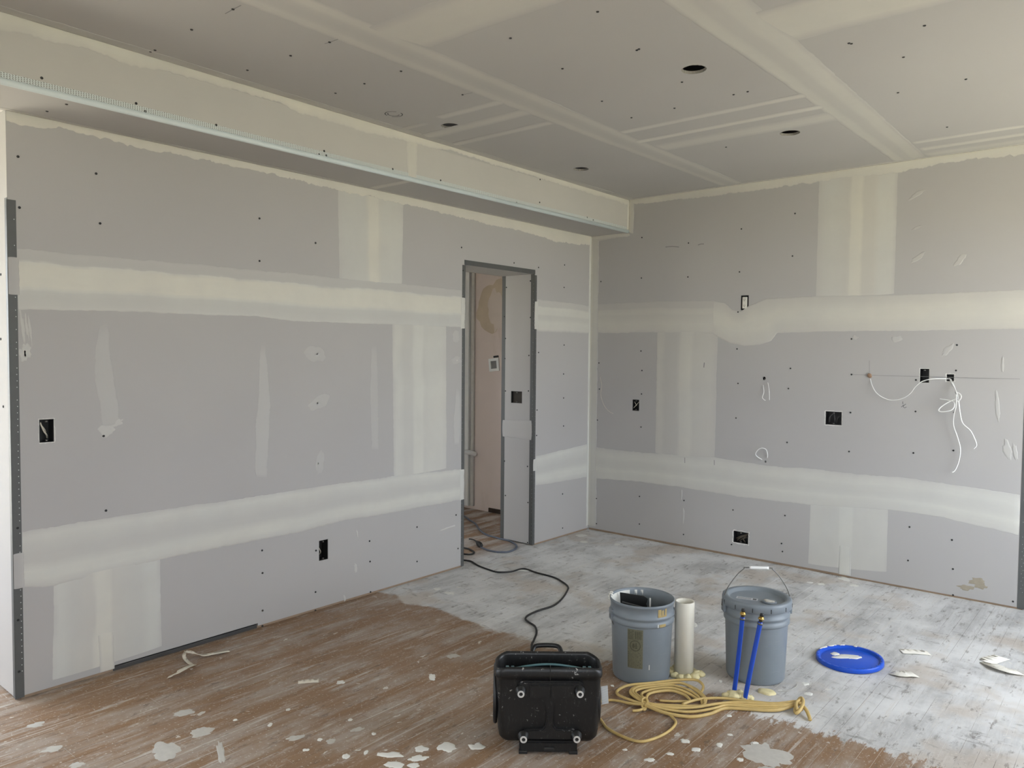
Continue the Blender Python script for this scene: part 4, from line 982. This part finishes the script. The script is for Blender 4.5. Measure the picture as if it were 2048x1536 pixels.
def lq(a0, a1, z0, z1):
    vs_ = [bmL.verts.new(on_bucket(a, z, .0013)) for a, z in ((a0, z0), (a1, z0), (a1, z1), (a0, z1))]; bmL.faces.new(vs_)
rr = random.Random(8)
for i in range(9): lq(va-.44, va+.0-rr.uniform(0, .10), .084+i*.0080, .0875+i*.0080)
for i in range(6): lq(va-.44, va-.24-rr.uniform(0, .05), .212+i*.0072, .2155+i*.0072)
for i in range(4): lq(va-.20+i*.055, va-.17+i*.055, .214, .250)
for k in range(28):
    t0, t1 = 2*math.pi*k/28, 2*math.pi*(k+1)/28
    P_ = lambda t, f: on_bucket(va-.20+f*.17*math.cos(t), .183+f*.024*math.sin(t), .0014)
    bmL.faces.new([bmL.verts.new(P_(t0, .88)), bmL.verts.new(P_(t0, 1.06)), bmL.verts.new(P_(t1, 1.06)), bmL.verts.new(P_(t1, .88))])
lq(va-.29, va-.22, .172, .192); lq(va-.20, va-.13, .170, .177); lq(va-.19, va-.15, .182, .196); lq(va-.30, va-.12, .1795, .1825)
o = mesh_obj('label_print', bmL, M['olivedark'], lab); o['kind'] = 'stuff'
M['smear'] = plain('yellow_tan_smear', (.36, .27, .11), .6, 0, .4, 70)
for a0, a1, z0, z1, mt in ((.52, .64, .318, .350, 'smear'), (.66, .74, .316, .345, 'smear'), (.52, .86, .314, .322, 'smear'), (.78, .86, .318, .35, 'smear'), (.56, .80, .270, .283, 'smear'), (.50, .53, .270, .285, 'whitemud'), (.26, .285, .075, .098, 'whitemud')):
    decal(b1, 'dried_smear', va+a0, va+a1, z0, z1, mt, .0009, 5, .1493 if .26 < z0 < .30 else (.1462 if z0 > .3 else None))
# dried compound on the inside wall and lip
def inner(parent, a0, a1, z0, z1, mat='whitemud'):
    bm = bmesh.new(); n = 14; A_, B_ = [], []
    for k in range(n+1):
        a = a0+(a1-a0)*k/n; zl = z0+.02*n1(3, k*.5); f = lambda z: .1388+(.1415-.1388)*(z-.26)/.09-.0012
        A_.append(bm.verts.new((f(zl)*math.cos(a), f(zl)*math.sin(a), zl))); B_.append(bm.verts.new((f(z1)*math.cos(a), f(z1)*math.sin(a), z1)))
    for k in range(n): bm.faces.new((A_[k], A_[k+1], B_[k+1], B_[k]))
    mesh_obj('dried_compound', bm, M[mat], parent, True)
inner(b1, va+math.radians(205), va+math.radians(265), .29, .356); inner(b1, va+math.radians(190), va+math.radians(195), .335, .356); inner(b1, va+math.radians(178), va+math.radians(183), .340, .356)
for k, (a, z, r_) in enumerate(((262, .362, .010), (270, .358, .013), (255, .366, .008), (276, .352, .008))):
    a = va+math.radians(a); mesh_obj('dried_lump', blob_bm(FLR, 0, 0, r_, r_*.7, a, .006, .5, 16, k), M['whitemud'], b1, True, (.1475*math.cos(a), .1475*math.sin(a), z))
# ribbed grid standing in the open bucket
gr = thing('roller_grid', 'dark ribbed roller grid with toothed edge inside the open bucket', 'paint grid', BK1 + Vector((0, 0, .010)), va+math.pi/2)
bm = bmesh.new()
pts = [(-.08, 0), (.015, 0)]
zt = .343; n = 14
for k in range(n): pts += [(.020 + (.008 if k % 2 else 0.), .02+(zt-.03)*k/(n-1))]
pts += [(.008, zt), (-.105, zt+.004)]
f = bm.faces.new([bm.verts.new((x, .070-.02*(x+.09)/.1, z)) for x, z in pts]); e = bmesh.ops.extrude_face_region(bm, geom=[f]); bmesh.ops.translate(bm, verts=[g for g in e['geom'] if isinstance(g, bmesh.types.BMVert)], vec=(0, .005, 0))
bmesh.ops.recalc_face_normals(bm, faces=bm.faces[:]); mesh_obj('panel', bm, M['black'], gr)
for k in range(7):
    z = .12+k*.028
    mesh_obj('rib', tube_bm([(-.094, .068, z+.016), (.018, .046, z)], .004, 6, 0), M['teal'] if k == -1 else M['bead'], gr)
mesh_obj('white_edge_bar', box_bm(.034, .041, .050, .057, .0, .335, bevel=.001), M['white'], gr)

b2 = thing('bucket', 'closed grey plastic bucket with lid, raised handle and white sticker', 'bucket', BK2, 0, 'grey five gallon buckets')
bucket_body(b2); va = view(BK2)
lidp = [(0, .360), (.118, .360), (.124, .362), (.129, .3735), (.134, .376), (.150, .376), (.1545, .372), (.1560, .364), (.1565, .338), (.1545, .336), (.1520, .338), (.1515, .366), (.13, .366), (.12, .352), (0, .352)]
lid = mesh_obj('lid', lathe_bm(lidp, 72), M['bucket'], b2, True)
for a in range(-165, 190, 30):
    mesh_obj('tab_slot', box_bm(-.0012, .0012, -.0014, .0014, .341, .360), M['black'], lid, False, (.1565*math.cos(va+math.radians(a+9)), .1565*math.sin(va+math.radians(a+9)), 0))
mesh_obj('spout_cap', lathe_bm([(0, .004), (.018, .004), (.024, .008), (.030, .008), (.032, 0), (0, 0)], 28), M['bucket'], lid, True, (.070*math.cos(va+.95), .070*math.sin(va+.95), .360))
mesh_obj('dried_lump', blob_bm(FLR, .070*math.cos(va+.95), .070*math.sin(va+.95), .024, .015, 0, .006, .4, 20, 9), M['dullmud'], lid, True, (0, 0, .3645))
st = mesh_obj('sticker', box_bm(-.048, .048, -.016, .016, 0, .0006), plain('sticker_white', (.46, .47, .50), .5, 0, .25, 50), lid, False, (.045*math.cos(va-1.25), .045*math.sin(va-1.25), .3602)); st.rotation_euler = (0, 0, CY-.42)
mesh_obj('barcode', box_bm(.026, .042, -.010, .010, .0006, .0009), M['pencil'], st)
for k in range(3): mesh_obj('print_line', box_bm(-.042, .018, -.010+k*.008, -.007+k*.008, .0006, .0009), M['pencil_light'], st)
bail(b2, .156, .325, math.radians(-4), CY-.04, .185, True)

# ------------------------------------------------------------------ pipes through the floor
pv = Vector((*[(2.022,-2.158)][0], 0))
t = thing('drain_pipe', 'short upright off-white plastic pipe next to the open bucket', 'pipe', pv)
mesh_obj('pipe', lathe_bm([(.0385, .0), (.0445, .0), (.0445, .347), (.0435, .349), (.0395, .349), (.0385, .347), (.0385, .0)], 40), M['pvc'], t, True)
def foam(label, loc, blobs, name='foam_collar', cat='foam'):
    t = thing(name, label, cat, loc)
    bm = bmesh.new()
    for i, (x, y, z, r_) in enumerate(blobs):
        mm = Matrix.Translation((x, y, z)) @ Matrix.Diagonal((1, 1, .75, 1)); g = bmesh.ops.create_icosphere(bm, subdivisions=3, radius=r_, matrix=mm)
        for v in g['verts']:
            d = v.co-Vector((x, y, z)); v.co += d*.28*noise.fractal(v.co*60+Vector((i, 3, 0)), .8, 2., 3)
            v.co.z = max(v.co.z, .0005)
    mesh_obj('foam', bm, M['foam'], t, True); return t
rr = random.Random(2)
foam('yellow spray foam ring around the base of the white pipe', pv, [(.056*math.cos(a), .056*math.sin(a), .008, rr.uniform(.014, .024)) for a in [i*.55 for i in range(12)]] + [(ux.x*.075-uy.x*.01, ux.y*.075-uy.y*.01, .006, .022), (-ux.x*.075, -ux.y*.075, .016, .022)])
px1 = Vector((*[(2.295,-2.218)][0], 0)); px2 = Vector((*[(2.351,-2.233)][0], 0))
def pex(p, lean, L_, label, bend):
    t = thing('water_pipe', label, 'pipe', p, 0, 'blue water pipes through the floor')
    top = ux*lean + Vector((0, 0, L_))
    mid = ux*(lean*.38+bend) + Vector((0, 0, L_*.45))
    pts = catmull([Vector((0, 0, 0)), mid, top], 12)
    mesh_obj('tube', tube_bm(pts, .0100, 14, 0), M['pex'], t, True)
    d = (pts[-1]-pts[-3]).normalized(); q = d.to_track_quat('Z', 'Y')
    for nm, prof, mt in (('brass_fitting', [(0, 0), (.0075, 0), (.0075, .010), (.0125, .011), (.0125, .018), (.009, .019), (.009, .024), (0, .024)], 'brass'), ('crimp_ring', [(.0101, -.012), (.0115, -.012), (.0115, -.004), (.0101, -.004)], 'steel'), ('black_cap', [(.0075, .024), (.0085, .024), (.0085, .034), (.006, .037), (0, .037)], 'black')):
        o = mesh_obj(nm, lathe_bm(prof, 18), M[mt], t, True, top); o.rotation_mode = 'QUATERNION'; o.rotation_quaternion = q
pex(px1, .032, .352, 'left blue plastic water pipe with brass end in front of closed bucket', .004)
pex(px2, .062, .348, 'right blue plastic water pipe leaning to the right with brass end', .004)
foam('lumpy yellow foam at the foot of the two blue pipes', (px1+px2)/2, [(-.055*ux.x, -.055*ux.y, .012, .020), (-.03*ux.x-.01*uy.x, -.03*ux.y-.01*uy.y, .018, .026), (0.0, 0.0, .016, .025), (.02*ux.x-.01*uy.x, .02*ux.y-.01*uy.y, .014, .024), (.045*ux.x-.015*uy.x, .045*ux.y-.015*uy.y, .008, .016), (-.02*ux.x+.02*uy.x, -.02*ux.y+.02*uy.y, .012, .018)])
fp = Vector((*[(2.391,-2.088)][0], 0))
t = thing('foam_scrap', 'loose yellow oval foam scrap beside the blue pipes', 'foam', fp)
mesh_obj('foam', blob_bm(FLR, 0, 0, .040, .028, CY-.5, .009, .2, 30, 4), M['foam'], t, True)
# blue lid
lp = Vector((2.566, -1.485, .004))
t = thing('blue_cover', 'bright blue round bucket lid lying on the floor with white smears', 'lid', lp)
t.rotation_euler = (math.radians(2.0), math.radians(-2.2), 0)
disc = mesh_obj('lid_disc', lathe_bm([(0, .012), (.128, .012), (.134, .010), (.138, .020), (.146, .022), (.1515, .022), (.1535, .018), (.1540, .002), (.151, .0), (.148, .004), (.13, .004), (0, .006)], 64), M['bluelid'], t, True)
for k in range(24):
    a = 2*math.pi*k/24; o = mesh_obj('rim_notch', box_bm(-.004, .004, -.006, .006, .0205, .0228, bevel=.0008), M['bluelid'], disc, False, (.143*math.cos(a), .143*math.sin(a), 0)); o.rotation_euler = (0, 0, a)
for i, (a, b, rx, ry, an) in enumerate(((.0, .012, .062, .013, -.15), (-.045, .035, .022, .010, .5), (.03, .004, .03, .009, .1))):
    v = ux*a+uy*b*1.8; mesh_obj('white_smear', blob_bm(FLR, 0, 0, rx, ry*1.6, CY+an, .003, .5, 30, i+31), M['whitemud'], t, True, (v.x, v.y, .0122))
for i, (a, r_) in enumerate(((100, .022), (120, .03), (80, .014), (55, .010))):
    an = CY+math.radians(a); mesh_obj('white_smear', blob_bm(FLR, 0, 0, r_, .007, an+math.pi/2, .003, .5, 20, i+41), M['whitemud'], t, True, (.146*math.cos(an), .146*math.sin(an), .0222))

# ------------------------------------------------------------------ cables on the floor
def fcable(name, label, runs, r, mat, cat='cable'):
    p0 = Vector((runs[0][0][0], runs[0][0][1], 0)); t = thing(name, label, cat, p0)
    for P in runs: mesh_obj('cable_run', tube_bm([Vector(q)-p0 for q in P], r, 8, 6), M[mat], t, True)
    return t
Z = lambda L, z=.005: [(x, y, z) for x, y in L]
bp = blower.location
tail = [tuple(bp + ux*-.05+uy*.40+Vector((0, 0, .006))), tuple(bp+ux*-.045+uy*.32+Vector((0, 0, .03))), tuple(bp+ux*-.04+uy*.27+Vector((0, 0, .10)))]
fcable('power_cord', 'black power cord winding from the air mover to the doorway', [[(-.75, -1.75, .006), (-.52, -1.60, .006), (-.35, -1.49, .006), (-.22, -1.45, .006)] + Z([(-0.089,-1.426),(-0.039,-1.416),(0.079,-1.465),(0.2,-1.49),(0.288,-1.491),(0.344,-1.425),(0.362,-1.312),(0.491,-1.326),(0.638,-1.334),(0.74,-1.377),(0.824,-1.431),(0.873,-1.498),(0.946,-1.656),(0.985,-1.794),(0.974,-1.909),(0.976,-2.009),(1,-2.075),(1.048,-2.107),(1.118,-2.138),(1.185,-2.209),(1.243,-2.308),(1.302,-2.398)], .0055) + tail], .0058, 'cord', 'cord')
fcable('cord_loop', 'short black cord loop poking out at the left door edge', [[(-.60, -1.30, .007), (-.45, -1.22, .007)] + Z([(-0.319,-1.179),(-0.26,-1.186),(-0.191,-1.221),(-0.166,-1.275),(-0.199,-1.305)], .006) + [(-.32, -1.345, .007), (-.50, -1.42, .007)]], .0065, 'cord', 'cord')
t = fcable('extension_cord', 'blue grey extension cord with plug looping out of the hall', [[(-1.42, -1.20, .007), (-1.36, -.65, .007), (-1.22, -.36, .007)] + Z([(-1.094,-0.373),(-0.961,-0.448),(-0.83,-0.517),(-0.636,-0.67),(-0.489,-0.751),(-0.384,-0.771),(-0.296,-0.78),(-0.206,-0.787),(-0.09,-0.851),(-0.025,-0.935),(-0.005,-1.035),(-0.041,-1.086),(-0.086,-1.108),(-0.17,-1.105),(-0.251,-1.078)], .007), ], .0075, 'bluecord', 'cord')
pa = Vector((*[(-0.251,-1.078)][0], .016)); pb = Vector((*[(-0.36,-1.011)][0], .018))
bm = bmesh.new(); add_tube(bm, [pa-t.location, pa.lerp(pb, .35)-t.location, pb-t.location], lambda s: .010+.012*math.sin(math.pi*min(1, s*1.1)), 12, 5)
mesh_obj('plug', bm, M['cord'], t, True)
bm = bmesh.new(); add_tube(bm, [pb-t.location] + [Vector((x, y, .012))-t.location for x, y in [(-0.382,-0.988),(-0.446,-0.959),(-0.481,-0.969)]], .005, 8)
mesh_obj('second_cord', bm, M['cord'], t, True)
Y = thing('yellow_cable_coil', 'coil of yellow electrical cable tied and lying before the buckets', 'cable', (*[(2.086,-2.452)][0], 0))
off = Vector(Y.location)
def yl(L_, zs, r=.0062, name='cable_loop', mat='yellow'):
    n = len(L_); P = []
    for i, (x, y) in enumerate(L_):
        f = i/(n-1)*(len(zs)-1); k = min(int(f), len(zs)-2); P.append(Vector((x, y, zs[k]+(zs[k+1]-zs[k])*(f-k)))-off)
    return mesh_obj(name, tube_bm(P, r, 8, 6), M[mat], Y, True)
yl([(2.064,-2.588),(1.976,-2.58),(1.917,-2.562),(1.893,-2.524),(1.908,-2.457),(1.974,-2.385),(2.049,-2.292),(2.12,-2.237),(2.167,-2.257),(2.183,-2.296),(2.182,-2.342)], (.02, .008, .02, .03, .008))
yl([(2.059,-2.575),(1.993,-2.546),(1.95,-2.513),(1.932,-2.462),(1.954,-2.417),(2.008,-2.356),(2.076,-2.296),(2.151,-2.298),(2.212,-2.336),(2.238,-2.375),(2.244,-2.438),(2.173,-2.524),(2.082,-2.573)], (.02, .010, .02, .012, .02))
yl([(2.056,-2.565),(1.995,-2.538),(1.954,-2.503),(1.941,-2.455),(1.968,-2.411),(2.022,-2.357),(2.084,-2.302),(2.16,-2.317),(2.215,-2.352),(2.241,-2.391)], (.02, .012, .025, .012))
yl([(2.054,-2.554),(2.001,-2.526),(1.96,-2.491),(1.959,-2.446),(2.004,-2.393),(2.06,-2.337),(2.143,-2.331),(2.208,-2.365),(2.237,-2.401)], (.02, .008, .02, .007))
yl([(2.048,-2.548),(2.002,-2.507),(1.987,-2.461),(2.017,-2.408),(2.075,-2.364),(2.142,-2.352),(2.203,-2.369)], (.02, .008, .02, .007))
yl([(2.039,-2.531),(2.017,-2.474),(2.043,-2.419),(2.082,-2.378),(2.14,-2.373),(2.181,-2.401)], (.01, .016, .007))
yl([(2.06,-2.58),(2.144,-2.513),(2.239,-2.429),(2.312,-2.342),(2.4,-2.289),(2.501,-2.219),(2.539,-2.161),(2.555,-2.135)], (.02, .012, .015, .02, .02), name='cable_bundle')
yl([(2.064,-2.588),(2.158,-2.583),(2.247,-2.534),(2.297,-2.456),(2.323,-2.368),(2.409,-2.311),(2.494,-2.255),(2.535,-2.183),(2.554,-2.143)], (.02, .007, .007, .012, .02), .0072, 'cable_bundle')
yl([(2.064,-2.583),(2.143,-2.555),(2.228,-2.498),(2.29,-2.415),(2.324,-2.344),(2.411,-2.291),(2.504,-2.228),(2.55,-2.145)], (.02, .008, .014, .01, .02), name='cable_bundle')
yl([(2.057,-2.571),(2.142,-2.532),(2.226,-2.471),(2.285,-2.383),(2.344,-2.314),(2.43,-2.257),(2.514,-2.196),(2.55,-2.133)], (.02, .016, .02, .022, .02), name='cable_bundle')
yl([(2.175,-2.462),(2.194,-2.408),(2.228,-2.359),(2.283,-2.305),(2.383,-2.249),(2.471,-2.196),(2.532,-2.131),(2.557,-2.128)], (.012, .018, .012, .022), name='cable_bundle')
yl([(2.078,-2.485),(2.116,-2.463),(2.154,-2.436),(2.192,-2.404)], (.006, .008, .01), .0055, 'cable_end'); yl([(2.061,-2.486),(2.078,-2.485)], (.006, .006), .002, 'bare_copper', 'copper')
yl([(2.04,-2.645),(2.062,-2.626),(2.072,-2.588)], (.007, .012), .006, 'cable_end')
yl([(2.069,-2.584),(2.009,-2.606),(1.946,-2.612),(1.904,-2.637),(1.884,-2.691),(1.898,-2.769)], (.02, .007, .007), .0055, 'loose_run')
yl([(1.906,-2.762),(1.977,-2.793),(2.039,-2.837),(2.117,-2.854),(2.189,-2.847),(2.222,-2.793),(2.238,-2.707),(2.23,-2.627),(2.197,-2.59),(2.15,-2.567)], (.006, .006, .006, .01), .0058, 'loose_run')
yl([(2.04,-2.567),(2.045,-2.551),(2.062,-2.56),(2.076,-2.596),(2.073,-2.611),(2.054,-2.591),(2.04,-2.567)], (.03, .032, .012, .01, .03), .005, 'tie_wrap')
yl([(2.549,-2.177),(2.545,-2.131),(2.555,-2.117),(2.573,-2.15),(2.581,-2.208),(2.572,-2.228),(2.556,-2.195),(2.552,-2.144)], (.010, .035, .03, .012, .02), .0075, 'knot')
yl([(2.56,-2.161),(2.579,-2.168),(2.602,-2.19),(2.617,-2.211),(2.631,-2.233)], (.03, .02, .007), .0075, 'cable_end')
yl([(2.554,-2.13),(2.551,-2.169),(2.57,-2.212),(2.578,-2.181)], (.03, .03, .015), .0075, 'knot')

# ------------------------------------------------------------------ scraps on the floor
def strip(name, label, pts, width, mat, cat='paper scrap', th=.0006):
    """a bent strip of paper: centre line points with heights"""
    p0 = Vector((pts[0][0], pts[0][1], 0)); P = catmull([Vector(p)-p0 for p in pts], 6); bm = bmesh.new(); rows = []
    for i, q in enumerate(P):
        d = P[min(i+1, len(P)-1)]-P[max(i-1, 0)]; d.z = 0; d.normalize(); s = Vector((-d.y, d.x, 0))*width*(1+.10*n1(len(name), i*.7))
        rows.append([bm.verts.new(q+s+Vector((0, 0, .002*n1(4, i*.4)))), bm.verts.new(q-s), bm.verts.new(q-s-Vector((0, 0, th))), bm.verts.new(q+s-Vector((0, 0, th)))])
    for a, b in zip(rows, rows[1:]):
        for k in range(4): bm.faces.new((a[k], a[(k+1) % 4], b[(k+1) % 4], b[k]))
    bm.faces.new(rows[0]); bm.faces.new(rows[-1][::-1])
    bmesh.ops.recalc_face_normals(bm, faces=bm.faces[:])
    o = mesh_obj(name, bm, M[mat], None, True, p0); return tag(o, label, cat)
strip('tape_scrap', 'curled joint tape strip lying against the dark base gap', [(0.1259,-3.6021,0.045),(0.1483,-3.5735,0.035),(0.1536,-3.5333,0.012),(0.1711,-3.4781,0.01),(0.184,-3.4111,0.006)], .016, 'tape')
strip('tape_scrap', 'dark twisted end of joint tape hanging from the base gap', [(0.1242,-3.6036,0.045),(0.1295,-3.614,0.025),(0.1578,-3.6135,0.008),(0.2132,-3.6146,0.004)], .009, 'tape')
strip('tape_scrap', 'arched joint tape strip on the floor below the base gap', [(0.2583,-3.754,0.004),(0.2725,-3.7376,0.012),(0.2855,-3.7158,0.025),(0.2576,-3.6639,0.022),(0.2175,-3.6095,0.006)], .014, 'tape')
strip('paper_scrap', 'flat pale paper scrap on the bare brown floorboards', [(0.7446,-3.3924,0.002),(0.7698,-3.3594,0.003),(0.8025,-3.3206,0.002)], .020, 'tape')
strip('paper_scrap', 'white paper strip farthest back, right of the blue lid', [(2.7247,-1.1771,0.004),(2.7776,-1.1459,0.006),(2.838,-1.1085,0.003)], .030, 'paperscrap')
strip('paper_scrap', 'white curled paper strip nearest the blue lid', [(2.7601,-1.4858,0.004),(2.798,-1.4908,0.009),(2.8271,-1.4683,0.01),(2.8497,-1.4447,0.004)], .034, 'paperscrap')
strip('paper_scrap', 'white folded paper corner at the right edge, back half', [(3.0768,-1.0516,0.004),(3.1036,-1.0053,0.012),(3.1276,-0.9314,0.006)], .038, 'paperscrap')
strip('paper_scrap', 'white folded paper corner at the right edge, front half', [(3.0764,-1.0487,0.003),(3.1327,-1.1124,0.016),(3.1803,-1.1195,0.012),(3.2208,-1.0891,0.004)], .032, 'paperscrap')
strip('thin_wire', 'thin pale wire curl on the floor beside the foam scrap', [(2.4245,-2.0472,0.003),(2.4572,-2.0148,0.004),(2.4711,-1.9483,0.004),(2.4566,-1.8951,0.003)], .0016, 'dullmud', 'wire')
for i, (x, y, rx, ry) in enumerate([(1.537,-3.531,0.0521,0.0198),(1.591,-3.427,0.0246,0.0223),(1.656,-3.356,0.0398,0.0367),(1.735,-3.277,0.0324,0.0246),(1.423,-3.645,0.0148,0.0178),(1.597,-3.571,0.0399,0.0228),(1.634,-3.48,0.0369,0.0195),(1.655,-3.524,0.0236,0.017),(0.889,-3.267,0.017,0.0201),(1.158,-2.953,0.0162,0.038),(1.455,-3.579,0.0075,0.0181),(0.999,-3.696,0.009,0.014),(2.321,-2.717,0.0213,0.0194),(2.432,-2.655,0.0125,0.0193),(2.379,-2.746,0.019,0.0146),(2.359,-2.408,0.0104,0.0124),(2.491,-1.884,0.016,0.0152),(2.537,-1.979,0.0199,0.0172),(0.346,-2.021,0.0343,0.0258),(0.227,-2.018,0.0222,0.0266),(0.091,-0.226,0.0453,0.0444),(0.231,-0.392,0.0318,0.0332),(0.473,-0.28,0.0275,0.0407),(2.116,-0.046,0.0369,0.0451),(2.032,-0.27,0.023,0.0244),(2.206,-0.158,0.0326,0.0245),(0.377,-1.331,0.0448,0.0187),(1.76,-1.52,0.0111,0.0379),(1.838,-2.484,0.0079,0.0113),(2.186,-2.116,0.008,0.0149),(1.966,-0.285,0.0198,0.0184),(1.248,-3.636,0.0096,0.0107),(1.271,-3.715,0.0132,0.0103),(0.942,-3.575,0.0094,0.01),(0.856,-3.766,0.0081,0.0097),(1.206,-3.46,0.0102,0.0118),(1.369,-3.47,0.0088,0.0109),(2.285,-2.927,0.0222,0.0138),(2.321,-2.84,0.015,0.0101),(2.537,-2.707,0.013,0.0121),(2.43,-2.555,0.0118,0.009),(2.53,-2.55,0.0135,0.0088),(2.178,-2.926,0.0095,0.0082)]):
    mesh_obj('compound_splat', blob_bm(FLR, x, y, rx, ry, CY+.2*math.sin(i*2.3), .0022, .45, 22, i+100), M['whitemud'], floor, True)
for i, (x, y, rx, ry) in enumerate([(1.055,-3.937,0.013,0.0954),(0.85,-3.901,0.0452,0.0392),(0.877,-4.059,0.0469,0.073),(1.058,-2.714,0.037,0.0298),(0.551,-4.333,0.0375,0.0249),(0.735,-4.32,0.027,0.0208),(2.591,-2.605,0.077,0.0961),(2.634,-2.713,0.0452,0.0272),(0.297,-4.309,0.0359,0.0204),(0.641,-3.867,0.0414,0.0307),(1.292,-3.49,0.0298,0.0157),(1.16,-3.688,0.0388,0.0219),(1.284,-3.616,0.0192,0.0213)]):
    mesh_obj('compound_smear', blob_bm(FLR, x, y, rx, ry, CY+.45, .0010, .45, 36, i+160), M['dullmud'], floor, True)
